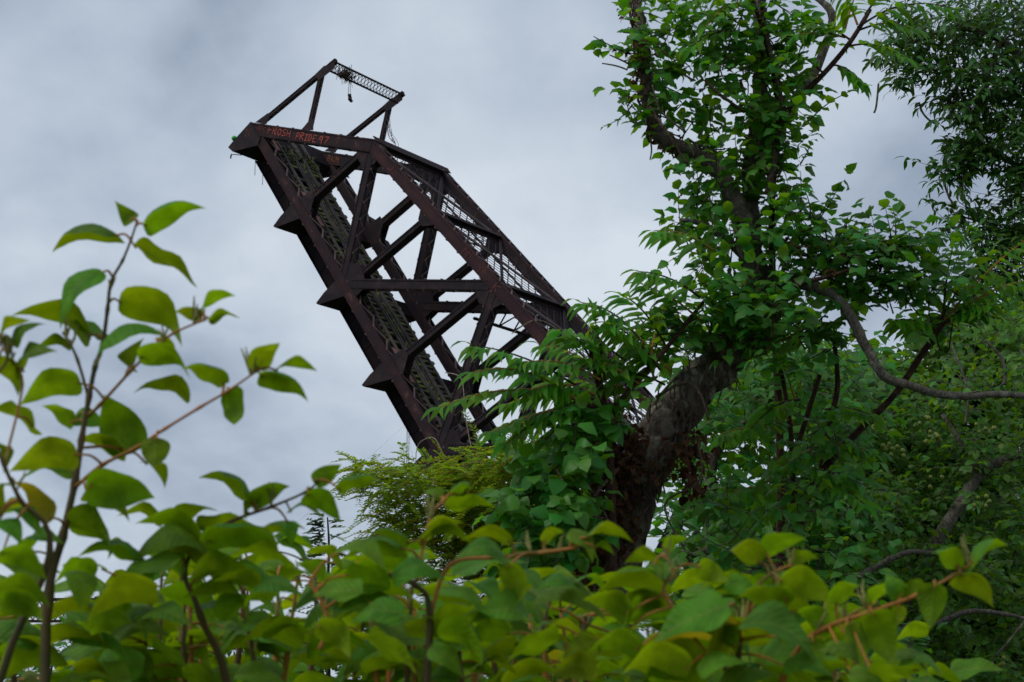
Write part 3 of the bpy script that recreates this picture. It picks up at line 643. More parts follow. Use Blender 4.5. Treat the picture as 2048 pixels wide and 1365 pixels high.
graffiti('1T', (19.1, -1.9), (18.5, -1.45), .75, near_ep, PAINTDIM, -.1, .08, seed=6)
graffiti('BKM', epp(1.0, -.22), epp(2.5, -.3), .55, END_POSTS[1], PAINTOR, WID - .062, .08, seed=7)
graffiti('DICOT', (8.75, 1.25), (8.35, 4.4), .34, bridge, PAINTDIM, .064, .06, seed=8)
tcd = Vector((U2[0] - U1[0], U2[1] - U1[1])).normalized()
for ch, uu, sd in (('J', 5.0, 1), ('N', -6.1, 2), ('Y', -8.1, 3), ('K', -10.4, 4)):
    graffiti(ch, (uu, tcn(uu) - .28), (uu + tcd.x * .8, tcn(uu) - .28 + tcd.y * .8), .6, bridge, PAINTDIM if ch != 'K' else PAINTDIM, -.03, .09, seed=sd)
# yellow corner stain is paint on the joint plate; the pier that carries the leaf
pier = thing('bridge_pier', 'stepped concrete pier carrying the foot of the raised bridge leaf', 'pier', (base.x, base.y, -0.4))
pier.rotation_euler = (0, 0, math.atan2(tv.y, tv.x)); zb = base.z + .4
for nm, hx, hy, z0, z1 in (('footing', 8.5, 4.5, 0, 1.2), ('shaft', 7.3, 3.4, 1.203, zb - 2.0), ('cap', 7.7, 3.8, zb - 1.997, zb - 1.1)):
    m = MB(); cxx = WID / 2 + .3; m.box((cxx - hx, -hy, z0), (cxx + hx, hy, z1)); m.build(nm, CONC, pier)

# ------------------------------------------------------------------ far mast, red tower, lattice railing
mY = 420.0; top = at(811, 800, mY); ft = at(808, 1385, mY)
mast = thing('radio_mast', 'thin guyed lattice radio mast far away behind the bridge foot', 'mast', (ft.x, mY, 0))
m = MB(); hgt = top.z + 30; w = .42
for a in range(3):
    g_ = a * 2.094; m.bar((w * math.cos(g_), w * math.sin(g_), 0), (w * math.cos(g_), w * math.sin(g_), hgt), .12, .12, (1, 0, 0))
m.build('mast_leg', MASTM, mast)
m = MB(); z = 0; k = 0
while z < hgt:
    for a in range(3):
        g0, g1 = a * 2.094, (a + 1) * 2.094
        if k % 2: g0, g1 = g1, g0
        m.bar((w * math.cos(g0), w * math.sin(g0), z), (w * math.cos(g1), w * math.sin(g1), z + .8), .06, .06)
    z += .8; k += 1
m.build('lacing', MASTM, mast)
m = MB()
for zt in (at(811, 845, mY).z, at(811, 1000, mY).z):
    for dx, dy in ((-1, -.3), (1, -.3), (.1, 1)): m.bar((0, 0, zt), (dx * zt * 1.0, dy * zt * 1.0, 0), .035, .035)
m.build('guy_wire', MASTM, mast)
rt_ = at(492, 1137, 300); tower = thing('red_tower', 'small red lattice tower top glimpsed between the knotweed leaves', 'tower', (rt_.x, 300, 0))
m = MB(); hh = rt_.z
for sx in (-1, 1):
    for sy in (-1, 1): m.bar((sx * .55, sy * .55, 0), (sx * .45, sy * .45, hh), .16, .16)
k = 0; z = 0
while z < hh - 1.2:
    for sx in (-1, 1): m.bar((-.5 * sx, -.5, z), (.5 * sx, -.5, z + 1.1), .08, .08); m.bar((-.5 * sx, .5, z), (.5 * sx, .5, z + 1.1), .08, .08)
    z += 1.1
m.build('frame', REDM, tower)
m = MB(); m.box((-.75, -.75, hh), (.75, .75, hh + .35)); m.box((-.55, -.55, hh - .7), (.55, .55, hh - .35)); m.box((-.3, -.3, hh + .353), (.3, .3, hh + .9)); m.build('head', REDM, tower)
fc = at(100, 1222, 34); fence = thing('lattice_railing', 'dark rusty lattice railing glimpsed low between the leaves at far left', 'railing', (fc.x, 34, 0))
zr = fc.z
for x in (-3, -1, 1, 3):
    m = MB(); m.box((x - .05, -.05, 0), (x + .05, .05, zr + .3)); m.build('post', RUSTRED, fence)
m = MB(); m.box((-3.05, -.03, zr + .2), (3.05, .03, zr + .27)); m.box((-3.05, -.03, zr - .25), (3.05, .03, zr - .19)); m.build('handrail', RUST2, fence)
m = MB()
x = -3
while x < 3: m.bar((x, .012, zr - .19), (x + .24, .012, zr + .2), .02, .02); m.bar((x + .24, -.012, zr - .19), (x, -.012, zr + .2), .02, .02); x += .12
m.build('lattice', RUST2, fence)

# ------------------------------------------------------------------ tree building
def px2m(Y): return Y / FPX
def limb(name, pts, mat, parent, org, seg=10, wob=0.10, sub=6, rgh=0.0):
    """pts: (px, py, Y, width in px)"""
    P = [at(a, b, Y) - Vector(org) for a, b, Y, w in pts]; R = [w * px2m(Y) / 2 for a, b, Y, w in pts]
    p, r = crom(P, R, sub); lr = random.Random(int(pts[0][0]))
    if rgh:
        p = [q + rv(lr) * rgh * rr for q, rr in zip(p, r)]
        r = [rr * lr.uniform(1 - rgh * .4, 1 + rgh * .5) for rr in r]
    m = MB(); m.tube(p, r, seg, wob, rg=lr)
    return m.build(name, mat, parent, True)
def twig_spray(lv, tw, start, d, length, nleaf, size, r, lean=0.5, up=(0, 0, 1), grav=0.25, thick=0.0035, out=None):
    """a twig with alternate leaves"""
    p = Vector(start); d = Vector(d).normalized(); pts = [p.copy()]
    st = length / max(nleaf, 1)
    side = d.cross(Vector(up));
    if side.length < .05: side = Vector((1, 0, 0))
    side.normalize(); sgn = 1
    for k in range(nleaf):
        d = (d + Vector((0, 0, -1)) * grav * st * 2 + rv(r) * .18).normalized(); p = p + d * st; pts.append(p.copy())
        sz = size * r.uniform(.6, 1.15) * (1 - .25 * k / nleaf)
        ax = (d * .45 + side * sgn * .9 + rv(r) * .4 + Vector((0, 0, -1)) * lean * r.uniform(.3, 1.2)).normalized()
        nr_ = Vector(up) + rv(r) * .65
        if out is not None: nr_ += Vector(out) * .7
        lv.add(p + ax * sz * .12, ax, nr_, sz); sgn = -sgn
    ax = (d + Vector((0, 0, -1)) * lean * .6).normalized(); lv.add(p, ax, Vector(up) + rv(r) * .5, size * .8)
    if tw is not None: tw.tube(pts[::2] if len(pts) > 5 else pts, [thick * (1.2 - .9 * i / max(1, len(pts[::2]) - 1)) for i in range(len(pts[::2] if len(pts) > 5 else pts))], 4, cap=False)
def clusters(lv, tw, specs, size, r, length=0.32, nleaf=9, lean=.5, out=(0, -1, 0), grav=.25, org=(0, 0, 0), thick=.0035, mul=1.0):
    for px, py, Y, rx, ry, dep, n in specs:
        for k in range(int(n * mul)):
            while True:
                a, b, c = r.uniform(-1, 1), r.uniform(-1, 1), r.uniform(-1, 1)
                if a*a + b*b + c*c < 1: break
            p = at(px + a * rx, py + b * ry, Y + c * dep)
            ctr = at(px, py + ry * .4, Y); d = (p - ctr); d = d.normalized() if d.length > 1e-3 else rv(r)
            d = d * .8 + rv(r) * .7
            twig_spray(lv, tw, p - d.normalized() * length * .5, d, length * r.uniform(.6, 1.2), max(3, int(nleaf * r.uniform(.6, 1.2))), size, r, lean, out=out, grav=grav, thick=thick)

# ---- 1. the grey tree wrapped in creeper
R1 = random.Random(31)
t1o = at(1290, 1376, 7.0); t1o.z = 0
tree1 = thing('vine_covered_tree', 'thick leaning grey-barked tree overgrown with creeper, right of the bridge', 'tree', t1o)
P0 = [(1130, 2200, 7.0, 160), (1190, 1376, 7.0, 112), (1226, 1150, 7.0, 96), (1262, 1000, 7.0, 94), (1304, 900, 7.0, 94), (1362, 812, 7.0, 88), (1424, 745, 6.98, 80), (1478, 690, 6.98, 80), (1518, 630, 7.0, 88), (1538, 575, 7.0, 82)]
limb('trunk', P0, BARK, tree1, t1o, 18, .07, 7, .16)
limb('limb', [(1530, 600, 7.0, 70), (1505, 520, 6.97, 52), (1482, 440, 6.95, 42), (1458, 380, 6.93, 38), (1425, 330, 6.92, 34), (1375, 302, 6.9, 33), (1328, 280, 6.9, 33), (1304, 235, 6.9, 30), (1292, 170, 6.92, 28), (1284, 90, 6.95, 26), (1272, 0, 7.0, 23), (1264, -80, 7.05, 20)], BARK, tree1, t1o, 14, .08, 6, .15)
limb('limb', [(1520, 600, 7.1, 60), (1500, 500, 7.12, 46), (1500, 400, 7.12, 40), (1508, 300, 7.12, 40), (1520, 180, 7.15, 34), (1518, 60, 7.2, 30), (1525, -80, 7.2, 26)], BARK, tree1, t1o, 12, .08, 6, .15)
limb('limb', [(1545, 580, 7.0, 60), (1590, 566, 6.95, 30), (1640, 578, 6.9, 24), (1688, 612, 6.85, 23), (1725, 680, 6.8, 21), (1755, 735, 6.8, 20), (1780, 760, 6.8, 19), (1825, 772, 6.8, 17), (1865, 787, 6.82, 17), (1930, 793, 6.85, 15), (2000, 789, 6.9, 14), (2100, 796, 6.95, 12)], BARK2, tree1, t1o, 10, .08, 5, .12)
limb('limb', [(1505, 350, 7.12, 36), (1550, 270, 7.15, 26), (1600, 190, 7.2, 24), (1640, 120, 7.3, 20), (1665, 40, 7.35, 18), (1640, 0, 7.4, 14), (1600, -20, 7.4, 10)], BARK, tree1, t1o, 9, .08, 5, .12)
limb('branch', [(1500, 520, 7.05, 26), (1440, 470, 6.95, 16), (1400, 447, 6.9, 13), (1360, 440, 6.85, 8)], BARK2, tree1, t1o, 8, .1, 5)
limb('branch', [(1555, 600, 6.9, 14), (1600, 570, 6.75, 11), (1650, 555, 6.7, 9), (1700, 540, 6.65, 6)], REDBARK, tree1, t1o, 7, .1, 5)
lvs = Leaves(); tw = MB()
clusters(lvs, tw, [(1640, 480, 6.9, 75, 45, .25, 9), (1710, 485, 6.9, 80, 45, .3, 13), (1800, 490, 6.95, 80, 48, .3, 14), (1650, 550, 7.12, 90, 55, .2, 17), (1755, 565, 7.1, 95, 60, .25, 18), (1850, 560, 7.1, 70, 65, .3, 12), (1570, 630, 6.7, 80, 60, .25, 15),
    (1460, 610, 6.75, 55, 45, .25, 9), (1510, 690, 6.85, 60, 35, .2, 5), (1410, 650, 6.85, 60, 40, .2, 7), (1350, 660, 6.9, 60, 50, .25, 8), (1640, 660, 7.15, 80, 50, .2, 12), (1300, 650, 6.8, 50, 45, .2, 5), (1860, 640, 7.2, 60, 40, .3, 7)], .088, R1, .30, 8, mul=1.35)
for (a, b, c, d, n) in ((1625, 470, 1670, 335, 9), (1620, 440, 1630, 350, 7), (1640, 430, 1675, 390, 6), (1790, 480, 1850, 440, 7), (1400, 460, 1340, 430, 7), (1850, 480, 1865, 470, 4)):
    s_, e_ = at(a, b, 6.85), at(c, d, 6.8); twig_spray(lvs, tw, s_, e_ - s_, (e_ - s_).length, n, .085, R1, .55, out=(0, -1, 0), grav=.05)
tw.v = [tuple(Vector(q) - t1o) for q in tw.v]; tw.build('twig', REDBARK, tree1, kind='stuff')
lvs.split('leaf', [tmesh('leaf', T, CROWN1) for T in T_VINE], CROWN, T_VINE, tree1, t1o, 300, 'crown')

# ---- 2. the creeper on it
R2 = random.Random(32)
vine = thing('climbing_vine', 'creeper with round green leaves smothering the grey tree from trunk to top', 'vine', t1o)
lvs = Leaves(); tw = MB()
V_SPEC = [(1425, 345, 6.8, 40, 40, .06, 3), (1360, 300, 6.8, 40, 25, .06, 2), (1290, 100, 6.8, 30, 60, .06, 4), (1480, 480, 6.8, 40, 50, .06, 3), (1440, 420, 6.8, 35, 40, .06, 3), (1300, 230, 6.8, 25, 40, .05, 2), (1500, 590, 6.7, 60, 40, .08, 6), (1500, 40, 7.0, 105, 75, .25, 22), (1470, 130, 7.0, 95, 70, .25, 18), (1540, 130, 6.95, 80, 75, .25, 17), (1510, 230, 6.95, 85, 70, .25, 18), (1510, 310, 7.05, 80, 65, .22, 16), (1560, 290, 7.0, 45, 60, .2, 8), (1585, 60, 7.0, 55, 70, .2, 9), (1590, 165, 7.05, 50, 55, .2, 7), (1480, 400, 7.18, 60, 50, .2, 9),
    (1560, 390, 6.95, 55, 60, .2, 10), (1590, 460, 6.9, 60, 45, .2, 9), (1400, 390, 7.1, 45, 55, .2, 8), (1395, 480, 7.05, 50, 55, .2, 8), (1440, 530, 7.1, 50, 45, .2, 7), (1360, 60, 7.0, 55, 70, .2, 9), (1350, 150, 6.95, 50, 60, .2, 8), (1390, 220, 7.05, 55, 50, .2, 8), (1285, 40, 7.0, 38, 55, .15, 6), (1268, 115, 6.85, 28, 45, .12, 4), (1262, 195, 6.85, 22, 35, .1, 2), (1310, 200, 7.0, 30, 50, .1, 4), (1420, 300, 7.1, 40, 35, .15, 5), (1430, 90, 6.95, 60, 60, .2, 8), (1330, 240, 7.05, 30, 25, .1, 3),
    (1440, 340, 7.12, 40, 45, .2, 5), (1540, 480, 6.85, 45, 45, .15, 6), (1460, 570, 6.85, 60, 40, .2, 7), (1560, 560, 6.85, 50, 35, .2, 6), (1500, 640, 6.75, 60, 40, .15, 7)]
clusters(lvs, tw, V_SPEC, .086, R2, .28, 8, mul=1.05)
H_SPEC = [(1110, 915, 6.5, 75, 40, .25, 10), (1160, 880, 6.5, 60, 40, .25, 7), (1060, 960, 6.45, 60, 45, .25, 9), (1120, 980, 6.45, 65, 45, .25, 10), (1060, 1040, 6.4, 55, 50, .25, 9), (1120, 1060, 6.45, 55, 55, .25, 9), (1090, 1130, 6.45, 60, 50, .25, 9), (1170, 1000, 6.5, 35, 70, .2, 5), (1030, 1010, 6.4, 35, 30, .2, 4), (1180, 830, 6.55, 50, 35, .2, 6), (1240, 840, 6.5, 50, 30, .15, 4), (1130, 1230, 6.5, 80, 60, .3, 8), (1050, 1200, 6.5, 60, 50, .3, 6)]
clusters(lvs, tw, H_SPEC, .105, R2, .26, 8, lean=.9, out=(-.2, -1.8, .2))
for (a, b, c, d, n) in ((1265, 210, 1215, 265, 6), (1420, 330, 1365, 400, 7), (1620, 240, 1700, 150, 8), (1600, 330, 1640, 270, 5)):
    s_, e_ = at(a, b, 6.85), at(c, d, 6.8); twig_spray(lvs, tw, s_, e_ - s_, (e_ - s_).length, n, .05 if n < 8 else .07, R2, .5, grav=.1)
tw.v = [tuple(Vector(q) - t1o) for q in tw.v]; tw.build('tendril', VINEST, vine, kind='stuff')
lvs.split('leaf', [tmesh('leaf', T, VINE1) for T in T_VINE], VINE, T_VINE, vine, t1o, 300, 'foliage')
# bare vine stems winding round trunk and limb
def wind(path, off, turns, wpx, name='vine_stem', mat=VINEST, ph=0):
    P = [at(a, b, Y) for a, b, Y, w in path]; Rr = [w * px2m(Y) / 2 for a, b, Y, w in path]
    p, r = crom(P, Rr, 8); q = []
    for k in range(len(p)):
        t = (p[min(k+1, len(p)-1)] - p[max(k-1, 0)]).normalized(); a = t.cross(Vector((0, 1, 0))).normalized(); b = t.cross(a)
        g_ = ph + turns * 2 * math.pi * k / len(p); q.append(p[k] + (a * math.cos(g_) + b * math.sin(g_)) * (r[k] * off) - t1o)
    m = MB(); m.tube(q, [wpx * px2m(7) / 2] * len(q), 6, .2, rg=R2); return m.build(name, mat, vine, True)
limb_l = [(1530, 600, 7.0, 85), (1505, 520, 6.97, 62), (1480, 440, 6.95, 50), (1455, 380, 6.93, 46), (1425, 325, 6.92, 42), (1370, 300, 6.9, 40), (1325, 285, 6.9, 38), (1302, 240, 6.9, 34), (1290, 170, 6.92, 32), (1283, 90, 6.95, 30), (1270, 0, 7.0, 26)]
for ph, tn, wp in ((0, 5, 6), (2.2, 4, 5), (4, 6, 4)): wind(limb_l[4:], 1.15, tn, wp, ph=ph)
for ph, tn, wp in ((.5, 1.2, 7), (2.5, .8, 6), (1.6, 1.5, 4), (3.4, .5, 8), (1.0, .3, 4), (2.0, -.6, 5)): wind(P0[1:], 1.06, tn, wp, ph=ph)
for pts in ([(1140, 1060, 6.6, 9), (1180, 1000, 6.6, 9), (1215, 960, 6.65, 10), (1250, 920, 6.8, 10)], [(1225, 1070, 6.6, 7), (1200, 1010, 6.6, 6), (1170, 960, 6.6, 6), (1160, 920, 6.6, 5)], [(1125, 1190, 6.6, 6), (1130, 1130, 6.6, 7), (1140, 1060, 6.6, 8)],
            [(1310, 795, 6.7, 6), (1370, 765, 6.65, 7), (1400, 790, 6.6, 6), (1418, 840, 6.6, 5)], [(1555, 230, 6.9, 14), (1570, 240, 6.85, 12), (1555, 160, 6.9, 11), (1530, 60, 6.95, 10), (1520, -40, 7, 9)], [(1535, 390, 6.9, 16), (1550, 310, 6.88, 13), (1558, 240, 6.88, 12)], [(1545, 380, 6.9, 10), (1480, 160, 6.9, 6)],
            [(1300, 215, 6.75, 7), (1330, 260, 6.7, 7), (1375, 330, 6.75, 6)], [(1305, 170, 6.7, 4), (1320, 220, 6.7, 4), (1370, 265, 6.7, 4)], [(1410, 160, 6.75, 7), (1440, 190, 6.75, 7), (1490, 225, 6.8, 6)], [(1395, 880, 6.7, 5), (1400, 960, 6.65, 4), (1330, 1010, 6.7, 4), (1370, 1100, 6.6, 4)]):
    limb('vine_stem', pts, VINEST, vine, t1o, 6, .1, 6, .3)
dl = Leaves(); tw = MB()
clusters(dl, tw, [(1215, 930, 6.85, 45, 55, .15, 44), (1185, 1010, 6.85, 42, 80, .15, 50), (1165, 1110, 6.9, 45, 70, .15, 40), (1160, 1200, 6.9, 45, 60, .15, 20), (1290, 930, 6.8, 40, 50, .05, 6), (1250, 1040, 6.85, 40, 60, .05, 8), (1372, 930, 6.8, 16, 55, .1, 9), (1380, 880, 6.8, 18, 40, .1, 7), (1245, 870, 6.85, 60, 25, .12, 20), (1390, 960, 6.8, 14, 40, .1, 4)], .058, R2, .16, 6, lean=1.3)
clusters(dl, tw, [(1275, 120, 6.85, 16, 60, .06, 7), (1255, 195, 6.85, 22, 20, .06, 4), (1262, 110, 6.8, 18, 30, .06, 3), (1330, 300, 6.85, 22, 15, .06, 3), (1270, 30, 6.9, 14, 30, .06, 4), (1600, 500, 6.7, 25, 20, .08, 2), (1660, 540, 6.7, 10, 12, .05, 1)], .038, R2, .12, 5, lean=1.0)
tw.v = [tuple(Vector(q) - t1o) for q in tw.v]; tw.build('dead_twig', VINEST, vine, kind='stuff')
dl.split('dead_leaf', [tmesh('dead_leaf', T, DEAD) for T in T_DEAD], DEAD, T_DEAD, vine, t1o, 60, 'dead_foliage')
m = MB()
for pts in ([(1262, 108), (1235, 98), (1208, 85), (1187, 73)], [(1258, 128), (1237, 118), (1219, 110)], [(1255, 140), (1232, 132), (1204, 127)], [(1300, 270), (1303, 300), (1300, 320)]):
    p, r = crom([at(a, b, 6.85) - t1o for a, b in pts], [.005, .004, .003, .002][:len(pts)], 4); m.tube(p, r, 5, .3, rg=R2)
m.build('bare_twig', VINEST, vine)
m = MB()                                             # fine aerial rootlets over the bark
for k in range(70):
    i = R2.uniform(1.2, 6.5); k0 = int(i); f = i - k0
    a, b, Y, w = [P0[k0][j] * (1 - f) + P0[k0+1][j] * f for j in range(4)]
    x = R2.uniform(-.42, .42) * w; yo = -math.sqrt(max(0, .25 - (x / w) ** 2)) * w * px2m(7) - .012
    pts = []
    for j in range(6): pts.append(at(a + x + R2.uniform(-7, 7), b + (j - 2.5) * 22, Y) + Vector((0, yo, 0)) - t1o)
    p, r = crom(pts, [.0035] * 6, 3); m.tube(p, r, 4, cap=False)
m.build('rootlet', VINEST, vine, kind='stuff')

# ---- 3. trees of heaven with long feathered leaves
def frond(lv, rach, base_, tip, r, pairs=9, size=.15, sag=.10, droop=.75, start=.18):
    """pinnate leaf: returns rachis mesh into rach and leaflets into lv"""
    A, B = Vector(base_), Vector(tip); ln = (B - A).length; n = pairs + 3
    ctrl = [A, A.lerp(B, .35) + Vector((0, 0, ln * sag * .9)), A.lerp(B, .7) + Vector((0, 0, ln * sag * .8)), B]
    p, _ = crom(ctrl, [1] * 4, 8); rach.tube(p[::2] + [p[-1]], [.006 * (1 - .7 * i / 13) for i in range(len(p[::2]) + 1)], 5, cap=False)
    total = len(p) - 1
    for k in range(pairs):
        s = (start + (1 - start) * (k + .3) / pairs) * total; i = min(int(s), total - 1); q = p[i].lerp(p[i+1], s - i); d = (p[i+1] - p[i]).normalized()
        side = d.cross(Vector((0, 0, 1))); side = side.normalized() if side.length > .02 else Vector((1, 0, 0))
        sz = size * (1 - .35 * k / pairs) * r.uniform(.85, 1.1)
        for sg in (1, -1):
            ax = side * sg * (1 - droop * .5) + d * .5 + Vector((0, 0, -1)) * droop * r.uniform(.7, 1.15) + rv(r) * .12
            lv.add(q + ax.normalized() * .008, ax, side * sg * .35 * -1 + Vector((0, 0, .9)) + Vector((0, -.55, 0)) + rv(r) * .25 + d * .25, sz)
    lv.add(p[-1], (B - ctrl[2]).normalized() + Vector((0, 0, -.35)), Vector((0, -.4, 1)), size * .75)
def heaven_tree(label, org, stems, fronds, seed, size, limit=300):
    r = random.Random(seed); o = thing('tree_of_heaven', label, 'tree', org)
    for i, s in enumerate(stems): limb('trunk' if i == 0 else 'branch', s, REDBARK, o, org, 8, .08, 6)
    lv = Leaves()
    for (a, b, Ya, c, d, Yb, *rest) in fronds:
        m = MB(); frond(lv, m, at(a, b, Ya), at(c, d, Yb), r, pairs=rest[0] if rest else 9, size=size * .98, sag=r.uniform(.05, .14), droop=r.uniform(.4, .85))
        m.v = [tuple(Vector(q) - org) for q in m.v]; m.build('leaf_stalk', REDBARK if r.random() < .5 else STEM, o)
    lv.split('leaflet', [tmesh('leaflet', T, AIL1) for T in T_LANCE], AIL, T_LANCE, o, org, limit, 'foliage')
o2 = at(1225, 1376, 6.6); o2.z = 0
FA = [(1160, 800, 6.5, 878, 815, 6.1, 11), (1165, 780, 6.5, 942, 690, 6.2, 10), (1150, 800, 6.5, 945, 745, 6.2, 9), (1180, 715, 6.5, 1118, 662, 6.3, 6), (1290, 690, 6.6, 1160, 605, 6.4, 9), (1330, 690, 6.6, 1240, 590, 6.4, 8), (1400, 595, 6.7, 1275, 543, 6.5, 8), (1425, 500, 6.7, 1308, 462, 6.5, 7), (1400, 640, 6.7, 1285, 570, 6.5, 7),
      (1150, 815, 6.5, 985, 865, 6.3, 8), (1160, 830, 6.5, 1010, 890, 6.3, 8), (1200, 760, 6.5, 1050, 725, 6.3, 9), (1250, 720, 6.55, 1130, 680, 6.4, 8), (1320, 740, 6.6, 1220, 650, 6.4, 8), (1280, 770, 6.6, 1170, 715, 6.4, 8), (1190, 790, 6.55, 1060, 780, 6.3, 9), (1210, 800, 6.6, 1100, 830, 6.4, 8), (1230, 800, 6.6, 1270, 680, 6.7, 8), (1210, 760, 6.5, 1190, 640, 6.5, 7), (1300, 720, 6.65, 1330, 610, 6.7, 8), (1250, 760, 6.7, 1330, 700, 6.8, 8), (1180, 800, 6.7, 1010, 810, 6.7, 9), (1200, 740, 6.7, 1080, 690, 6.7, 8), (1230, 790, 6.8, 1120, 760, 6.9, 8), (1170, 850, 6.6, 1090, 880, 6.4, 7), (1300, 790, 6.7, 1215, 715, 6.6, 8), (1290, 800, 6.7, 1190, 770, 6.6, 8), (1340, 740, 6.7, 1250, 690, 6.6, 8), (1270, 820, 6.7, 1180, 820, 6.5, 8), (1310, 760, 6.75, 1260, 660, 6.7, 8), (1330, 770, 6.75, 1240, 740, 6.65, 8)]
heaven_tree('feathery-leaved tree of heaven reaching left across the bridge below the leaning trunk', o2, [[(1225, 2100, 6.6, 34), (1225, 1376, 6.6, 24), (1222, 1000, 6.65, 19), (1215, 880, 6.65, 18), (1205, 800, 6.6, 17), (1192, 740, 6.5, 16), (1182, 690, 6.5, 11)], [(1212, 850, 6.6, 14), (1260, 780, 6.6, 12), (1330, 700, 6.65, 10), (1410, 600, 6.7, 7)], [(1208, 830, 6.6, 14), (1180, 810, 6.5, 12), (1150, 800, 6.5, 9)]], FA, 41, .145)
o3 = at(1560, 1376, 7.6); o3.z = 0
FB = [(1700, 92, 6.9, 1812, 118, 6.7, 7), (1715, 55, 6.9, 1912, 18, 6.6, 9), (1700, 80, 6.9, 1625, 45, 6.8, 7), (1690, 75, 6.9, 1588, 72, 6.8, 7), (1715, 50, 6.9, 1675, -30, 6.9, 7), (1650, 150, 6.9, 1570, 105, 6.8, 7), (1730, 30, 7.0, 1790, -40, 6.9, 7), (1660, 130, 6.9, 1722, 165, 6.8, 6), (1720, 60, 6.95, 1830, 60, 6.8, 8), (1640, 150, 6.95, 1560, 170, 6.9, 7), (1500, 10, 6.9, 1410, 55, 6.7, 7), (1500, 70, 6.85, 1380, 95, 6.7, 7), (1480, -20, 6.9, 1370, 10, 6.75, 7), (1690, 60, 7.0, 1720, -30, 7.1, 7)]
heaven_tree('tree of heaven with bright drooping leaflets arching over at the top right', o3, [[(1560, 2200, 7.6, 32), (1560, 1376, 7.6, 24), (1560, 900, 7.5, 16), (1545, 560, 7.3, 15), (1545, 380, 7.0, 14), (1562, 240, 6.95, 12)], [(1562, 240, 6.95, 13), (1600, 195, 6.92, 13), (1650, 145, 6.9, 12), (1700, 85, 6.9, 11), (1740, 20, 6.95, 9)], [(1558, 250, 6.95, 11), (1550, 170, 6.95, 10), (1525, 60, 6.95, 9), (1490, -40, 7, 8)]], FB, 42, .135)
o4 = at(1600, 1376, 7.4); o4.z = 0
FC = [(1890, 640, 7.1, 2065, 470, 6.8, 12), (1890, 650, 7.1, 2060, 560, 6.8, 11), (1885, 640, 7.1, 1905, 500, 7.0, 9), (1880, 650, 7.1, 2040, 655, 6.8, 10), (1880, 640, 7.15, 1985, 500, 7.1, 10), (1885, 650, 7.1, 1980, 610, 6.9, 9), (1870, 660, 7.1, 1790, 640, 6.9, 8), (1900, 640, 7.2, 2070, 520, 7.2, 10),
      (1600, 800, 7.3, 1500, 860, 7.1, 9), (1590, 850, 7.3, 1470, 780, 7.2, 9), (1620, 900, 7.3, 1530, 970, 7.1, 9), (1650, 820, 7.3, 1740, 830, 7.1, 8), (1600, 940, 7.3, 1690, 960, 7.1, 8), (1590, 800, 7.3, 1560, 720, 7.2, 8), (1650, 900, 7.3, 1730, 900, 7.2, 8), (1570, 980, 7.3, 1450, 990, 7.1, 9), (1580, 1000, 7.3, 1490, 1070, 7.1, 9), (1620, 960, 7.3, 1730, 1010, 7.0, 8), (1560, 860, 7.4, 1440, 870, 7.2, 9)]
heaven_tree('tree of heaven with long feather leaves and red-brown stems behind the grey bough, right edge', o4, [[(1590, 2200, 7.4, 36), (1600, 1376, 7.4, 26), (1600, 1060, 7.4, 20), (1640, 950, 7.35, 17), (1715, 865, 7.3, 15), (1787, 792, 7.2, 13), (1840, 715, 7.15, 14), (1887, 645, 7.1, 11)], [(1585, 1150, 7.4, 14), (1585, 950, 7.35, 11), (1580, 850, 7.3, 10), (1562, 740, 7.25, 8)], [(1583, 930, 7.35, 12), (1640, 750, 7.25, 9)], [(1640, 960, 7.35, 16), (1660, 850, 7.3, 13), (1675, 770, 7.25, 11), (1668, 680, 7.2, 8)]], FC, 43, .15)

# ---- 4. dark broadleaf mass behind the trunk
R5 = random.Random(51)
o5 = at(1500, 1376, 9.0); o5.z = 0
t5 = thing('understorey_tree', 'dark shady broadleaf tree filling the gap right behind the leaning trunk', 'tree', o5)
limb('trunk', [(1470, 2000, 9, 60), (1470, 1376, 9, 45), (1440, 1100, 9, 34), (1420, 950, 9, 26), (1450, 880, 9, 18), (1500, 840, 9, 12)], BARK, t5, o5, 10, .1, 6, .1)
limb('branch', [(1340, 1130, 8.8, 24), (1420, 1100, 8.7, 20), (1500, 1080, 8.7, 16), (1570, 1040, 8.7, 10)], BARK, t5, o5, 8, .1, 6, .1)
lvs = Leaves(); tw = MB()
clusters(lvs, tw, [(1470, 760, 8.8, 90, 60, .5, 10), (1590, 740, 8.8, 90, 60, .5, 11), (1690, 760, 8.8, 80, 70, .5, 11), (1440, 850, 8.8, 60, 50, .5, 6), (1540, 840, 8.8, 80, 50, .5, 8), (1650, 870, 8.8, 90, 60, .5, 12), (1470, 990, 8.8, 80, 50, .5, 11), (1580, 990, 8.8, 90, 60, .5, 14), (1690, 990, 8.8, 80, 70, .5, 13), (1440, 1080, 8.6, 80, 60, .5, 12), (1550, 1100, 8.6, 90, 70, .5, 14), (1660, 1110, 8.6, 90, 70, .5, 14), (1500, 1200, 8.6, 120, 70, .5, 15), (1640, 1230, 8.6, 110, 80, .5, 15), (1400, 1180, 8.6, 90, 60, .5, 10), (1550, 1330, 8.6, 160, 70, .5, 16), (1400, 980, 8.9, 50, 60, .3, 5)], .11, R5, .38, 9, lean=.8, mul=1.9)
clusters(lvs, tw, [(x + R5.uniform(-30, 30), y, 11.2, 75, 60, .6, 20) for x in range(1400, 1720, 75) for y in (730, 810, 1010, 1090, 1170, 1250, 1330)] + [(x, 900, 11.2, 50, 35, .5, 6) for x in range(1420, 1720, 70)], .14, R5, .4, 9, lean=.7)
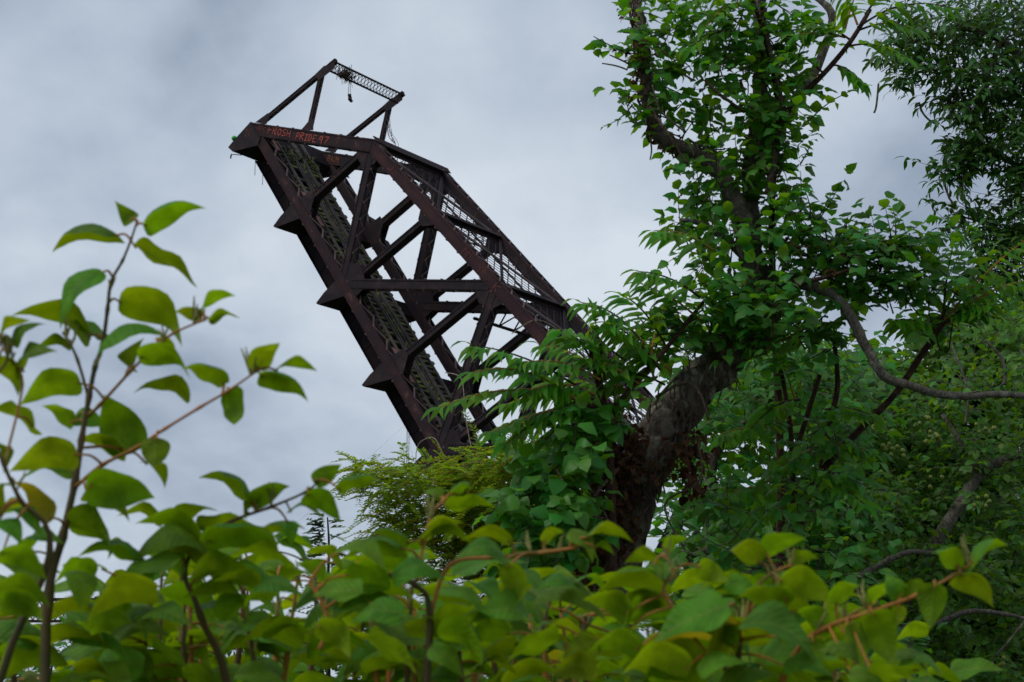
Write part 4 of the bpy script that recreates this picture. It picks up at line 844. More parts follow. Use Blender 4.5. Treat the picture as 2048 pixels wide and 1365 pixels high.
clusters(lvs, tw, [(1580, 880, 7.05, 60, 60, .15, 5), (1650, 850, 7.05, 60, 60, .15, 5), (1690, 930, 7.05, 50, 50, .15, 4), (1600, 1000, 7.0, 70, 50, .15, 6), (1470, 1080, 6.9, 60, 40, .15, 6), (1450, 1010, 6.9, 50, 40, .15, 5), (1540, 1130, 6.9, 70, 40, .15, 6)], .09, R5, .28, 8, lean=.8)
tw.v = [tuple(Vector(q) - o5) for q in tw.v]; tw.build('twig', BARK, t5, kind='stuff')
lvs.split('leaf', [tmesh('leaf', T, CROWN1) for T in T_OVAL], CROWN, T_OVAL, t5, o5, 300, 'crown')

# ---- 5. hawthorn with small green fruits at the right edge
R6 = random.Random(61)
o6 = at(1900, 1376, 10.5); o6.z = 0
t6 = thing('hawthorn_tree', 'small-leaved hawthorn bearing clusters of green fruits, lower right corner', 'tree', o6)
limb('trunk', [(1800, 2000, 10.5, 50), (1800, 1376, 10.3, 36), (1830, 1200, 10.1, 30), (1870, 1090, 10.0, 27), (1920, 1010, 10.0, 25), (1960, 950, 10.0, 22), (2020, 915, 9.9, 18), (2100, 890, 9.9, 14)], BARK2, t6, o6, 9, .1, 6, .12)
for pts in ([(1960, 950, 10, 16), (1930, 900, 9.9, 12), (1885, 830, 9.9, 8)], [(1700, 1165, 9.6, 12), (1760, 1130, 9.6, 12), (1820, 1105, 9.6, 11), (1890, 1110, 9.7, 8)], [(1870, 1250, 9.4, 11), (1930, 1225, 9.4, 11), (1990, 1225, 9.4, 9), (2060, 1240, 9.5, 7)], [(2010, 770, 9.6, 8), (2005, 720, 9.6, 7), (1970, 680, 9.6, 6)], [(1990, 1315, 9.4, 5), (2040, 1255, 9.4, 4), (2080, 1200, 9.5, 3)], [(1930, 850, 9.5, 5), (1935, 780, 9.5, 5), (1900, 680, 9.6, 4)], [(1750, 1365, 9.6, 22), (1770, 1300, 9.6, 18), (1830, 1240, 9.6, 10)]):
    limb('branch', pts, BARK2, t6, o6, 7, .12, 6, .15)
lvs = Leaves(); tw = MB(); spec = []
for yy in range(660, 1440, 66):
    for xx in range(1690, 2100, 62):
        if yy > 1180 and xx < 1750: continue
        if yy < 740 and xx < 1880: continue
        spec.append((xx + R6.uniform(-28, 28), yy + R6.uniform(-28, 28), R6.uniform(9.6, 11.6), 52, 48, .5, 10))
clusters(lvs, tw, spec, .082, R6, .26, 9, lean=.45, mul=1.5)
clusters(lvs, tw, [(x, y, 13.2, 95, 85, .7, 60) for x in range(1690, 2130, 110) for y in range(680, 1440, 100) if not (y < 760 and x < 1850)], .16, R6, .4, 10, lean=.6)
tw.v = [tuple(Vector(q) - o6) for q in tw.v]; tw.build('twig', BARK2, t6, kind='stuff')
lvs.split('leaf', [tmesh('leaf', T, leafmat('haw_leaf_single', (0.052, 0.155, 0.014), (0.08, 0.17, 0.012), (0.15, 0.32, 0.004), obj=True, tfac=0.4, var=.7)) for T in T_HAW], HAW, T_HAW, t6, o6, 300, 'crown')
bm_ = MB(); bm_.tube([(0, 0, -1), (0, 0, -.75), (0, 0, 0), (0, 0, .75), (0, 0, 1)], [.25, .7, 1, .7, .25], 8); hw_me = bm_.mesh('haw_fruit', FRUIT, True)
for cxp, cyp in ((1750, 860), (1780, 905), (1800, 900), (1855, 835), (1975, 855), (1870, 870), (1960, 1000), (1860, 960), (1990, 1330)):
    for k in range(R6.randint(3, 7)):
        p = at(cxp + R6.gauss(0, 12), cyp + R6.gauss(0, 9), 9.25 + R6.uniform(-.05, .15)); o = link('fruit', hw_me, t6); s = R6.uniform(.012, .017); o.matrix_local = Matrix.Translation(p - o6) @ Matrix.Diagonal((s, s, s, 1))

# ---- 6. ash hanging in at the top right
R7 = random.Random(71)
o7 = at(2250, 1376, 14.5); o7.z = 0
t7 = thing('ash_tree', 'dark narrow-leaved ash whose boughs hang in at the top right corner', 'tree', o7)
limb('trunk', [(2250, 1700, 14.5, 120), (2240, 1100, 14.5, 95), (2210, 600, 14.4, 80), (2190, 200, 14.4, 65), (2170, -100, 14.4, 45)], BARK, t7, o7, 12, .08, 6, .1)
for pts in ([(2200, 350, 14.4, 30), (2100, 180, 14.2, 20), (2000, 80, 14, 15), (1900, 60, 13.9, 9), (1800, 100, 13.8, 5)], [(2210, 600, 14.4, 30), (2120, 420, 14.2, 20), (2030, 330, 14, 13), (1950, 280, 13.9, 7)], [(2000, 80, 14, 11), (1960, 200, 13.9, 8), (1930, 300, 13.9, 6), (1915, 360, 13.9, 4)], [(2120, 440, 14.2, 12), (2050, 480, 14, 9), (1980, 450, 13.9, 6), (1910, 430, 13.9, 3)]):
    limb('bough', pts, BARK, t7, o7, 8, .1, 6, .1)
lvs = Leaves(); tw = MB()
A7 = [(1830, 40, 14, 70, 50, .5, 14), (1920, 50, 14.2, 90, 60, .6, 30), (2010, 50, 14.3, 80, 70, .6, 34), (2060, 130, 14.2, 60, 80, .6, 22), (1840, 110, 13.9, 70, 35, .4, 12), (1920, 140, 14, 70, 50, .5, 18), (2000, 160, 14.1, 70, 60, .6, 26), (1770, 115, 13.8, 50, 25, .3, 5), (1810, 150, 13.8, 45, 18, .3, 4), (1920, 215, 13.9, 55, 40, .4, 11), (1990, 250, 14, 70, 60, .5, 24), (2050, 260, 14, 60, 80, .5, 22), (1895, 180, 13.9, 45, 30, .3, 6), (1920, 290, 13.9, 45, 30, .3, 8), (1960, 310, 13.9, 55, 40, .4, 14), (1890, 330, 13.8, 28, 28, .2, 3), (2040, 370, 14, 55, 55, .5, 20), (1900, 350, 13.8, 22, 18, .2, 2), (1920, 340, 13.8, 25, 25, .2, 4), (2050, 450, 14, 50, 60, .4, 18),
      (1985, 430, 13.9, 40, 40, .3, 7), (1930, 425, 13.8, 35, 22, .2, 4), (1960, 480, 13.9, 50, 35, .3, 8), (1910, 455, 13.8, 28, 20, .2, 3), (2030, 530, 13.9, 60, 50, .4, 18), (1960, 540, 13.9, 50, 40, .3, 8), (2050, 610, 13.9, 60, 50, .4, 16), (1980, 610, 13.9, 50, 40, .3, 8)]
clusters(lvs, tw, A7, .15, R7, .42, 10, lean=.8, mul=2.0)
tw.v = [tuple(Vector(q) - o7) for q in tw.v]; tw.build('twig', BARK, t7, kind='stuff')
ASH1 = leafmat('ash_leaf_single', (0.032, 0.115, 0.013), (0.04, 0.10, 0.012), (0.08, 0.20, 0.004), obj=True, tfac=.35)
lvs.split('leaf', [tmesh('leaf', T, ASH1) for T in T_ASH], ASH, T_ASH, t7, o7, 300, 'crown')
for pts in ([(1757, 168), (1755, 190), (1752, 215), (1748, 226)], [(1838, 205), (1845, 225), (1858, 240), (1875, 250)], [(1890, 345), (1890, 370), (1898, 395), (1905, 405)], [(1917, 350), (1925, 375), (1930, 400), (1935, 430)]):
    p, r = crom([at(a, b, 13.8) - o7 for a, b in pts], [.010] * len(pts), 5); m = MB(); m.tube(p, r, 5); m.build('hanging_twig', BARK, t7)

# ---- 7. honey locust: bright feathery sprays beside the bridge foot
R8 = random.Random(81)
o8 = at(1050, 1376, 12.5); o8.z = 0
t8 = thing('locust_tree', 'bright yellow-green feathery locust tree at the foot of the bridge', 'tree', o8)
limb('trunk', [(1060, 1700, 12.5, 50), (1050, 1376, 12.5, 38), (1020, 1200, 12.5, 26), (960, 1090, 12.4, 18), (900, 1010, 12.3, 11), (830, 965, 12.2, 7), (760, 945, 12.1, 4)], BARK, t8, o8, 9, .1, 6, .1)
BR8 = [[(960, 1090, 12.4, 12), (930, 1030, 12.2, 9), (880, 990, 12.0, 6), (800, 985, 11.9, 3)], [(1000, 1160, 12.5, 12), (900, 1110, 12.3, 8), (830, 1060, 12.2, 5), (780, 1045, 12.1, 3)], [(1020, 1180, 12.5, 14), (1010, 1050, 12.4, 9), (1020, 960, 12.3, 6), (1050, 920, 12.2, 4)], [(960, 1090, 12.4, 10), (960, 1000, 12.3, 7), (950, 940, 12.2, 4)], [(1030, 1220, 12.6, 14), (1130, 1120, 12.6, 9), (1200, 1080, 12.5, 5)], [(1000, 1170, 12.5, 10), (930, 1150, 12.3, 7), (880, 1130, 12.2, 4)]]
for pts in BR8: limb('branch', pts, BARK, t8, o8, 7, .1, 6, .12)
lvs = Leaves(); tw = MB()
def feather(p, d, ln, r, n=10, sz=.056):
    d = Vector(d).normalized(); side = d.cross(Vector((0, 0, 1))); side = side.normalized() if side.length > .05 else Vector((1, 0, 0)); q = Vector(p); pts = [q.copy()]; dd = d
    upn = Vector((0, -.5, 1)) + rv(r) * .5
    for k in range(n):
        dd = (dd + Vector((0, 0, -.06)) + rv(r) * .05).normalized(); q = q + dd * (ln / n); pts.append(q.copy())
        for sg in (1, -1): lvs.add(q, side * sg + dd * .35 + Vector((0, 0, .15)) + rv(r) * .2, upn + rv(r) * .35, sz * r.uniform(.8, 1.15) * (1 - .3 * k / n))
    tw.tube(pts[::3], [.0025] * len(pts[::3]), 3, cap=False)
L8 = [(760, 950, 12.1, 40, 22, 20), (810, 950, 12.1, 50, 25, 30), (780, 985, 12.1, 50, 25, 22), (860, 970, 12.1, 55, 30, 34), (840, 1020, 12.1, 45, 28, 18), (800, 1035, 12.1, 35, 22, 12), (800, 1075, 12.1, 45, 28, 20), (870, 1060, 12.2, 50, 35, 26), (920, 960, 12.1, 40, 30, 26), (950, 935, 12.1, 50, 25, 34), (1010, 925, 12.2, 55, 25, 40), (1070, 920, 12.2, 45, 22, 30), (960, 990, 12.2, 60, 40, 46), (1020, 990, 12.3, 50, 45, 36), (920, 1040, 12.2, 55, 40, 36), (990, 1060, 12.3, 60, 45, 40), (940, 1110, 12.2, 70, 45, 40), (880, 1130, 12.2, 50, 40, 24), (1010, 1140, 12.3, 70, 60, 44), (1120, 1140, 12.5, 90, 60, 50), (1200, 1150, 12.5, 80, 60, 40), (960, 1210, 12.3, 80, 60, 40), (1070, 1240, 12.5, 100, 60, 50), (1180, 1260, 12.5, 90, 60, 40), (880, 1220, 12.2, 70, 60, 26), (900, 1310, 12.3, 110, 60, 40), (1060, 1330, 12.4, 120, 60, 46), (1220, 1340, 12.5, 100, 60, 36), (730, 950, 12.1, 20, 12, 5)]
for px, py, Y, rx, ry, n in L8:
    for k in range(int(n * 1.7)):
        g1, g2 = R8.uniform(-1, 1), R8.uniform(-1, 1); p = at(px + g1 * rx, py + g2 * ry, Y + R8.uniform(-.6, .6))
        d = Vector((-.35 + g1 * .5 + R8.uniform(-.8, .8), R8.uniform(-.8, .4), R8.uniform(-.5, .5))); feather(p, d, R8.uniform(.2, .34), R8, 13, .05)
tw.v = [tuple(Vector(q) - o8) for q in tw.v]; tw.build('leaf_stalk', STEM, t8, kind='stuff')
lvs.joined('foliage', LOCUST, T_TINY, t8, None, o8, kind='stuff')
lvs = Leaves(); tw = MB()
o9 = at(655, 1376, 14); o9.z = 0
t9 = thing('locust_sapling', 'slender upright sapling poking above the knotweed left of the mast', 'tree', o9)
limb('stem', [(660, 1700, 14, 12), (657, 1376, 14, 10), (655, 1200, 14, 7), (658, 1100, 14, 5), (655, 1035, 14, 3)], BARK, t9, o9, 6, .1, 6)
for k in range(110):
    py = R8.uniform(1035, 1330); wd = 12 + (py - 1030) * .25; sg = R8.choice((-1, 1)); p = at(655, py, 14); d = Vector((sg * R8.uniform(.5, 1), R8.uniform(-1, 1), R8.uniform(-.2, .9) - (py - 1035) * .002)); feather(p + d * .03, d, min(.30, wd * px2m(14) * R8.uniform(.8, 1.3) + .07), R8, 8, .062)
tw.v = [tuple(Vector(q) - o9) for q in tw.v]; tw.build('leaf_stalk', BARK, t9, kind='stuff'); lvs.joined('foliage', SAP, T_TINY, t9, None, o9, kind='stuff')
# low bushes behind the knotweed
def bush(label, px, w, ytop, Y, n, mat, tm, size, seed):
    n = int(n * 1.5)
    r = random.Random(seed); og = at(px, 1376, Y); og.z = 0; o = thing('bush', label, 'bush', og); lv = Leaves(); t = MB(); sp_ = []
    for k in range(n):
        x = px + r.uniform(-w, w); f = 1 - ((x - px) / w) ** 2; yt = 1420 - (1420 - ytop) * (.55 + .45 * f); sp_.append((x, r.uniform(yt, 1480), Y + r.uniform(-.8, .8), 45, 40, .4, 6))
    clusters(lv, t, sp_, size, r, .34, 9, lean=.6)
    for k in range(5): limb('stem', [(px + (k - 2) * 12, 1900, Y, 9), (px + (k - 2) * w * .2, 1450, Y, 7), (px + (k - 2) * w * .33, 1300, Y, 3)], BARK, o, og, 6, .1, 5)
    t.v = [tuple(Vector(q) - og) for q in t.v]; t.build('twig', BARK, o, kind='stuff'); lv.joined('foliage', mat, tm, o, None, og, kind='stuff')
bush('leafy bush low behind the knotweed left of the sapling', 420, 330, 1215, 13.0, 46, HAW, T_HAW, .085, 91)
bush('shady bush low behind the knotweed at the far left edge', 40, 220, 1245, 11.0, 26, CROWN, T_OVAL, .09, 92)
bush('bush with dark leaves low between the sapling and the leaning trunk', 800, 260, 1200, 14.0, 36, HAW, T_HAW, .085, 93)
bush('dense shrub low behind the knotweed right of the leaning trunk', 1550, 260, 1250, 8.0, 26, CROWN, T_OVAL, .09, 94)

# ------------------------------------------------------------------ knotweed in front
R9 = random.Random(97)
KM = [tmesh('knotweed_leaf', T, KNOT1, True) for T in T_KNOT]; KMY = [tmesh('knotweed_leaf', T, KNOTY, True) for T in T_KNOT]
def kleaf(root, org, b, t, wpx, Y, petiole=None, flip=False, mesh=None, r=R9):
    """one leaf from base pixel to tip pixel with apparent width wpx at distance Y; edge-on leaves show narrow"""
    A = at(b[0], b[1], Y); dz = r.uniform(-.05, .05); B = at(t[0], t[1], Y + dz); ax = B - A; ln = ax.length
    full = .66 * ln; app = wpx * px2m(Y)
    k = max(.18, min(1.0, app / full)); sy = max(1.0, min(1.25, app / full))
    vdir = (CAM - A).normalized(); a = ax.normalized(); n0 = (Vector((0, 0, 1)) - a * a.z); n0 = n0.normalized() if n0.length > .15 else Vector((r.choice((-1, 1)), 0, .3))
    n1 = (vdir - a * vdir.dot(a)).normalized()
    # angle so that |normal . view| = k; underside to the camera unless flipped
    s = 1 if flip else -1
    e2 = n0 - n1 * n0.dot(n1); e2 = e2.normalized() if e2.length > .05 else a.cross(n1)
    nrm = n1 * (s * k) + e2 * math.sqrt(max(0, 1 - k * k))
    R = basis(np.array([a]), np.array([nrm]))[0]
    S = (ln, ln * sy, ln)
    M = Matrix([[R[i][0] * S[0], R[i][1] * S[1], R[i][2] * S[2], A[i] - org[i]] for i in range(3)] + [[0, 0, 0, 1]])
    o = link('leaf', mesh or KM[r.randrange(len(KM))], root); o.matrix_local = M
    if petiole is not None:
        Q = Vector(petiole); m = MB(); mid = A.lerp(Q, .5) + Vector((0, 0, .006)); p, rr = crom([Q - org, mid - org, A - org + ax.normalized() * .006], [.0024, .0019, .0016], 4); m.tube(p, rr, 6); m.build('petiole', STEM, root, True)
    return o
def cane(root, org, pts, mat=STEM, r=R9, flowers=2, zig=1.0):
    P = [at(a, b, Y) - org for a, b, Y, w in pts]; Rr = [w * px2m(Y) / 2 for a, b, Y, w in pts]; p, rr = crom(P, Rr, 5)
    rr = [x * (1.35 if i % 5 == 0 else 1.0) for i, x in enumerate(rr)]
    m = MB(); m.tube(p, rr, 8); m.build('cane', mat, root, True)
    for k in range(flowers):
        i = r.randrange(len(p) // 3, len(p)); q = p[i]; m = MB(); 
        for j in range(r.randint(2, 4)):
            d = (Vector((r.uniform(-.5, .5), r.uniform(-.5, .3), 1))).normalized(); ln = r.uniform(.015, .045); pts_ = [q + d * ln * s + rv(r) * .002 for s in (0, .35, .7, 1)]; m.tube(pts_, [.0012, .002, .0018, .0008], 5, .5, rg=r)
        m.build('flower_spike', FLOWER, root)
    return p
def near_on(path, org, pt):
    return min((q + org for q in path), key=lambda q: (q - pt).length)
def z1(x, y): return (x / 3.012, 360 + y / 3.012)
def z2(x, y): return (x / 2.416, 800 + y / 2.416)
def z3(x, y): return (600 + x / 2.703, 860 + y / 2.703)
def z4(x, y): return (1150 + x / 2.2806, 860 + y / 2.2806)
def shoot(label, foot, canes, leaves, name='knotweed_plant'):
    org = at(foot[0], 1376, foot[1]); org.z = 0
    root = thing(name, label, 'knotweed', org); paths = []
    for c in canes: paths += cane(root, org, c[0], c[1] if len(c) > 1 else STEM)
    for lf in leaves:
        f, b, t, w, Y = lf[:5]; fl = len(lf) > 5 and 'g' in lf[5]; yel = len(lf) > 5 and 'y' in lf[5]
        bp, tp = f(*b), f(*t); sc = {z1: 3.012, z2: 2.416, z3: 2.703, z4: 2.2806}[f]
        A = at(bp[0], bp[1], Y); q = near_on(paths, org, A)
        kleaf(root, org, bp, tp, w / sc, Y, q if (q - A).length < .11 else None, fl, R9.choice(KMY) if yel else None)
    return root, org
YA = 2.4
shoot('tall knotweed shoot standing clear against the sky at the left', (95, YA),
  [([(70, 2600, YA, 26), (88, 1500, YA, 22), (96, 1200, YA, 19), (125, 1075, YA, 16), (150, 965, YA, 14), (163, 880, YA, 12), (178, 795, YA, 11), (190, 735, YA, 10), (205, 690, YA, 9), (215, 620, YA, 8), (222, 565, YA, 7), (245, 522, YA, 6), (262, 480, YA, 5), (275, 440, YA, 4)], STEMD),
   ([(178, 800, YA, 7), (155, 720, YA, 6), (135, 680, YA, 5), (125, 665, YA, 4)], STEMD), ([(178, 830, YA, 8), (199, 811, YA - .03, 7), (262, 742, YA - .06, 6), (300, 705, YA - .08, 5), (345, 668, YA - .1, 5), (410, 640, YA - .12, 4)],), ([(150, 975, YA, 8), (205, 930, YA - .05, 8), (265, 900, YA - .08, 7), (330, 858, YA - .1, 6), (400, 815, YA - .12, 6), (455, 783, YA - .13, 5), (510, 745, YA - .14, 4)],)],
  [(z1, (800, 255), (690, 125), 150, YA), (z1, (865, 285), (1245, 175), 130, YA), (z1, (705, 335), (315, 440), 105, YA), (z1, (800, 400), (1190, 655), 105, YA), (z1, (615, 550), (365, 905), 130, YA - .03, 'g'), (z1, (550, 950), (60, 825), 160, YA + .03), (z1, (715, 730), (1095, 1010), 200, YA - .02), (z1, (1215, 820), (1050, 800), 80, YA - .1), (z1, (1215, 790), (1420, 700), 90, YA - .12), (z1, (1260, 860), (1450, 840), 60, YA - .12),
   (z1, (610, 1005), (1010, 950), 60, YA - .04, 'g'), (z1, (935, 960), (1060, 1030), 55, YA - .08), (z1, (790, 1130), (870, 950), 160, YA - .02), (z1, (830, 1070), (1145, 1210), 110, YA - .1), (z1, (1360, 1230), (1085, 1145), 105, YA - .1), (z1, (1545, 1145), (1690, 985), 130, YA - .14), (z1, (1655, 1150), (1912, 1155), 80, YA - .14), (z1, (1560, 1180), (1858, 1345), 105, YA - .15), (z1, (1375, 1275), (1400, 1475), 150, YA - .12), (z1, (1140, 1340), (800, 1290), 95, YA + .02),
   (z1, (485, 1215), (115, 1365), 220, YA - .05), (z1, (425, 1000), (215, 1015), 95, YA + .02), (z1, (600, 970), (425, 840), 80, YA + .04, 'g'), (z2, (375, 262), (42, 350), 200, YA - .08), (z2, (640, 258), (505, -25), 220, YA + .04), (z2, (610, 250), (365, 200), 100, YA + .02), (z2, (755, 180), (742, 335), 150, YA - .1), (z2, (415, 430), (750, 475), 215, YA - .08), (z2, (360, 360), (105, 385), 80, YA + .02, 'g'), (z2, (700, 300), (795, 430), 65, YA - .05), (z2, (405, 450), (625, 595), 95, YA - .03), (z2, (250, 585), (55, 395), 110, YA - .1, 'y'), (z2, (320, 600), (520, 775), 95, YA), (z2, (110, 745), (315, 700), 60, YA, 'g'), (z2, (360, 120), (200, 30), 90, YA + .05), (z2, (355, 100), (520, 140), 90, YA + .06, 'g')])
shoot('knotweed shoot cut off by the left edge of the picture', (-30, 2.3),
  [([(-30, 2600, 2.3, 22), (-25, 1500, 2.3, 18), (100, 1110, 2.25, 12), (40, 1000, 2.22, 9), (8, 930, 2.2, 8), (-20, 850, 2.2, 7), (-10, 760, 2.2, 6), (15, 715, 2.2, 5), (-10, 660, 2.2, 4)], STEMD), ([(8, 930, 2.2, 6), (45, 770, 2.22, 5), (20, 720, 2.22, 4), (0, 690, 2.22, 3)],)],
  [(z1, (0, 945), (188, 850), 95, 2.2), (z1, (80, 1000), (290, 875), 60, 2.22, 'g'), (z1, (130, 1165), (350, 1035), 95, 2.25, 'g'), (z1, (-20, 1060), (108, 1310), 140, 2.2), (z2, (170, 140), (-40, 40), 95, 2.25), (z2, (-20, 560), (70, 420), 90, 2.2), (z2, (-20, 555), (212, 685), 85, 2.25, 'g'), (z2, (-30, 600), (105, 715), 100, 2.2, 'g'), (z2, (-10, 740), (228, 875), 125, 2.15), (z2, (-20, 910), (245, 1005), 130, 2.1), (z1, (10, 950), (80, 1010), 60, 2.22, 'g'), (z2, (-30, 200), (15, 360), 80, 2.2), (z2, (140, 520), (-10, 560), 70, 2.3), (z2, (0, 980), (210, 1080), 120, 2.1)])
shoot('knotweed clump with leaves lifted against the sky left of the sapling', (480, 2.5),
  [([(480, 2600, 2.6, 22), (470, 1500, 2.55, 18), (400, 1230, 2.5, 12), (370, 1150, 2.5, 9), (400, 1080, 2.5, 8), (470, 1040, 2.48, 7), (540, 1015, 2.45, 6), (610, 985, 2.42, 5), (640, 960, 2.4, 4)], STEMD)],
  [(z2, (1210, 492), (958, 378), 80, 2.45), (z2, (1210, 495), (1405, 420), 100, 2.45), (z2, (1515, 400), (1650, 312), 110, 2.4), (z2, (1475, 455), (1648, 595), 115, 2.4), (z2, (1630, 440), (1860, 405), 55, 2.4), (z2, (1390, 540), (1565, 595), 45, 2.45, 'g'), (z2, (1395, 585), (1412, 705), 85, 2.5, 'g'), (z2, (790, 595), (555, 570), 70, 2.5), (z2, (830, 600), (1070, 545), 60, 2.5), (z2, (965, 690), (650, 600), 115, 2.45), (z2, (980, 695), (1360, 705), 115, 2.4), (z2, (950, 620), (1245, 610), 75, 2.5), (z2, (870, 770), (545, 930), 95, 2.4, 'g'), (z2, (760, 920), (415, 1095), 135, 2.3), (z2, (370, 825), (392, 1045), 150, 2.35, 'g'), (z2, (540, 740), (660, 770), 90, 2.5), (z2, (930, 870), (1260, 900), 110, 2.4), (z2, (880, 880), (640, 740), 100, 2.5), (z2, (1200, 1000), (880, 960), 110, 2.4), (z2, (1210, 970), (1470, 960), 80, 2.35, 'g'), (z2, (1180, 560), (1270, 480), 60, 2.45), (z2, (700, 1040), (930, 1100), 110, 2.3, 'g'), (z2, (460, 850), (300, 800), 120, 2.5), (z2, (430, 1100), (650, 1080), 120, 2.35)])
shoot('knotweed clump with a dark folded leaf below the feathery locust', (860, 2.35),
  [([(850, 2600, 2.4, 22), (850, 1500, 2.4, 18), (860, 1230, 2.4, 12), (830, 1170, 2.38, 10), (780, 1150, 2.36, 8)], STEMD), ([(860, 1240, 2.4, 9), (900, 1130, 2.4, 8), (1010, 1115, 2.38, 8), (1090, 1105, 2.35, 8), (1150, 1096, 2.33, 6)],), ([(830, 1170, 2.38, 7), (860, 1040, 2.4, 6), (885, 1005, 2.4, 5)],), ([(640, 1300, 2.3, 9), (655, 1240, 2.3, 9), (635, 1190, 2.3, 8), (618, 1165, 2.3, 6)],)],
  [(z3, (780, 425), (1058, 412), 85, 2.4), (z3, (1145, 600), (862, 605), 70, 2.36), (z3, (1310, 605), (1435, 560), 75, 2.35), (z3, (1450, 555), (1582, 725), 95, 2.33, 'g'), (z3, (1545, 580), (1800, 612), 75, 2.32), (z3, (1590, 630), (1702, 682), 65, 2.32), (z3, (1118, 708), (830, 702), 120, 2.3, 'g'), (z3, (1125, 720), (1098, 1005), 135, 2.28), (z3, (215, 645), (468, 768), 115, 2.3, 'g'), (z3, (760, 860), (1035, 1065), 75, 2.25, 'g'), (z3, (770, 380), (660, 340), 50, 2.42, 'g'), (z3, (840, 350), (920, 300), 40, 2.42), (z3, (690, 540), (890, 510), 60, 2.4), (z3, (640, 600), (960, 660), 100, 2.38), (z3, (590, 620), (380, 560), 60, 2.4), (z3, (560, 640), (240, 700), 110, 2.36), (z3, (500, 800), (800, 830), 110, 2.3, 'g'), (z3, (340, 880), (60, 900), 120, 2.25, 'g'), (z3, (560, 1000), (270, 1050), 130, 2.2, 'g'), (z3, (740, 1090), (980, 1300), 110, 2.2), (z3, (360, 1130), (640, 1330), 110, 2.15), (z3, (880, 1010), (1160, 1130), 80, 2.25), (z3, (130, 850), (-30, 720), 120, 2.3), (z3, (240, 780), (480, 850), 110, 2.3), (z3, (90, 1050), (270, 1240), 150, 2.2), (z3, (700, 1180), (880, 1340), 120, 2.2, 'g')])
shoot('knotweed clump with a broad dark leaf over a yellow-mottled one, bottom centre right', (1430, 2.3),
  [([(1430, 2600, 2.35, 22), (1440, 1500, 2.35, 18), (1475, 1330, 2.3, 12), (1480, 1260, 2.3, 10), (1475, 1220, 2.3, 7)], STEMD), ([(1475, 1300, 2.32, 8), (1510, 1180, 2.32, 7), (1560, 1140, 2.32, 6), (1590, 1130, 2.32, 5)],), ([(1430, 1330, 2.3, 8), (1330, 1190, 2.3, 7), (1350, 1150, 2.3, 6), (1330, 1115, 2.3, 5)],)],
  [(z4, (390, 590), (222, 608), 85, 2.32), (z4, (410, 552), (525, 497), 55, 2.32), (z4, (425, 695), (100, 745), 115, 2.3), (z4, (845, 602), (708, 558), 95, 2.33), (z4, (860, 565), (1058, 498), 95, 2.33), (z4, (970, 595), (1115, 585), 85, 2.32), (z4, (560, 620), (705, 690), 135, 2.3), (z4, (700, 805), (355, 975), 175, 2.22, 'g'), (z4, (745, 885), (335, 1035), 125, 2.25, 'y'), (z4, (930, 690), (1195, 800), 160, 2.3), (z4, (755, 890), (1095, 1065), 135, 2.2, 'g'), (z4, (400, 760), (180, 830), 110, 2.3), (z4, (690, 690), (840, 760), 100, 2.33, 'g'), (z4, (920, 740), (720, 720), 90, 2.34), (z4, (980, 790), (740, 770), 110, 2.3), (z4, (250, 850), (30, 780), 110, 2.3), (z4, (220, 920), (500, 870), 110, 2.3), (z4, (300, 1000), (60, 1020), 100, 2.25), (z4, (530, 1090), (210, 1120), 120, 2.2), (z4, (560, 1110), (800, 1070), 80, 2.2, 'g'), (z4, (950, 1080), (1180, 1130), 110, 2.2, 'g'), (z4, (740, 1000), (560, 920), 90, 2.25), (z4, (350, 620), (390, 680), 60, 2.3, 'g'), (z4, (100, 960), (-60, 1040), 130, 2.25), (z4, (100, 1080), (-120, 1120), 140, 2.2), (z4, (960, 960), (830, 860), 90, 2.25)])
shoot('long arching knotweed spray reaching out to the lower right', (1600, 2.3),
  [([(1560, 2600, 2.3, 22), (1560, 1500, 2.3, 18), (1580, 1330, 2.3, 11), (1640, 1262, 2.28, 10), (1740, 1225, 2.26, 9), (1835, 1190, 2.24, 8), (1910, 1150, 2.22, 6), (1950, 1122, 2.2, 5)], STEM), ([(1660, 1255, 2.28, 6), (1710, 1225, 2.3, 5), (1755, 1205, 2.3, 4)],)],
  [(z4, (1810, 612), (1978, 528), 60, 2.2), (z4, (1740, 632), (1648, 568), 85, 2.22), (z4, (1750, 660), (1908, 812), 130, 2.2), (z4, (1645, 702), (1622, 915), 135, 2.22), (z4, (1490, 765), (1418, 655), 90, 2.25, 'g'), (z4, (1595, 715), (1488, 745), 90, 2.24), (z4, (1350, 830), (1455, 1085), 190, 2.24), (z4, (1235, 895), (1315, 1090), 110, 2.24, 'g'), (z4, (1180, 795), (1335, 728), 60, 2.28), (z4, (1340, 1120), (1560, 1140), 80, 2.2), (z4, (1290, 1090), (1100, 1010), 110, 2.25, 'g'), (z4, (1160, 930), (1010, 830), 120, 2.28), (z4, (1480, 800), (1470, 890), 70, 2.25), (z4, (1080, 950), (1110, 1100), 110, 2.26), (z4, (1340, 800), (1500, 700), 60, 2.26), (z4, (1250, 1120), (1420, 1180), 110, 2.2, 'g')])
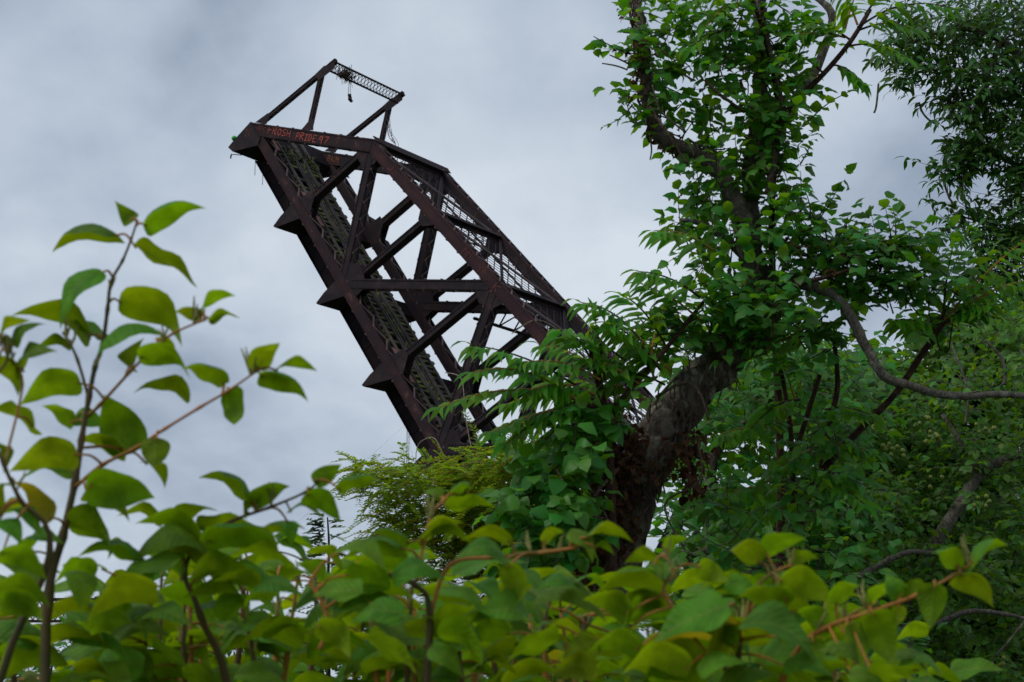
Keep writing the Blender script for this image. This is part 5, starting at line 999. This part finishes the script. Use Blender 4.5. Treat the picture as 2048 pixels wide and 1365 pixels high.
# the thicket behind them: five more clumps, every leaf an object
CT = [(-80, 1090), (100, 1130), (250, 1095), (400, 1050), (560, 1035), (700, 1085), (850, 1090), (1000, 1125), (1250, 1140), (1400, 1145), (1600, 1150), (1700, 1215), (1850, 1310), (2000, 1345), (2100, 1350)]
def contour(x): return float(np.interp(x, [c[0] for c in CT], [c[1] for c in CT]))
for label, x0, x1, n, Yc in (('knotweed thicket filling the bottom left corner', -60, 330, 78, 2.9), ('knotweed thicket along the bottom between corner and sapling', 300, 680, 84, 2.95), ('knotweed thicket along the bottom under the locust sprays', 650, 1020, 78, 2.9), ('knotweed thicket along the bottom in front of the leaning trunk', 1000, 1350, 70, 2.85), ('knotweed thicket along the bottom right of the leaning trunk', 1330, 1700, 74, 2.8), ('few low knotweed leaves at the bottom right', 1690, 1900, 14, 2.7)):
    org = at((x0 + x1) / 2, 1376, Yc); org.z = 0
    root = thing('knotweed_plant', label, 'knotweed', org); paths = []
    for k in range(9):
        xa = R9.uniform(x0, x1); xb = xa + R9.uniform(-70, 70); Y = Yc + R9.uniform(-.3, .4); yt = contour(xb) + R9.uniform(70, 150)
        paths += cane(root, org, [(xa, 2500, Y, 18), (xa, 1560, Y, 14), ((xa + xb) / 2 + R9.uniform(-25, 25), (1500 + yt) / 2, Y, 10), (xb, yt, Y, 5)], STEMD if k % 2 else STEM, flowers=2)
    n = int(n * 1.45)
    for k in range(n + n // 4):
        bx = R9.uniform(x0, x1); yt = contour(bx); by = yt + 25 + (1420 - yt) * R9.random() ** .9; Y = Yc + R9.uniform(-.55, .65)
        if k >= n: by = R9.uniform(1230, 1440); Y = Yc + R9.uniform(.5, .9)
        sg = R9.choice((-1, 1)); ln = R9.uniform(70, 160) * 2.5 / Y
        ang = R9.uniform(-.35, .8); tp = (bx + sg * ln * math.cos(ang), by + ln * math.sin(ang)); A = at(bx, by, Y); q = near_on(paths, org, A)
        kleaf(root, org, (bx, by), tp, ln * R9.choice((.2, .24, .3, .36, .5)), Y, q if (q - A).length < .12 else None, R9.random() < .42, R9.choice(KMY) if R9.random() < .02 else None)
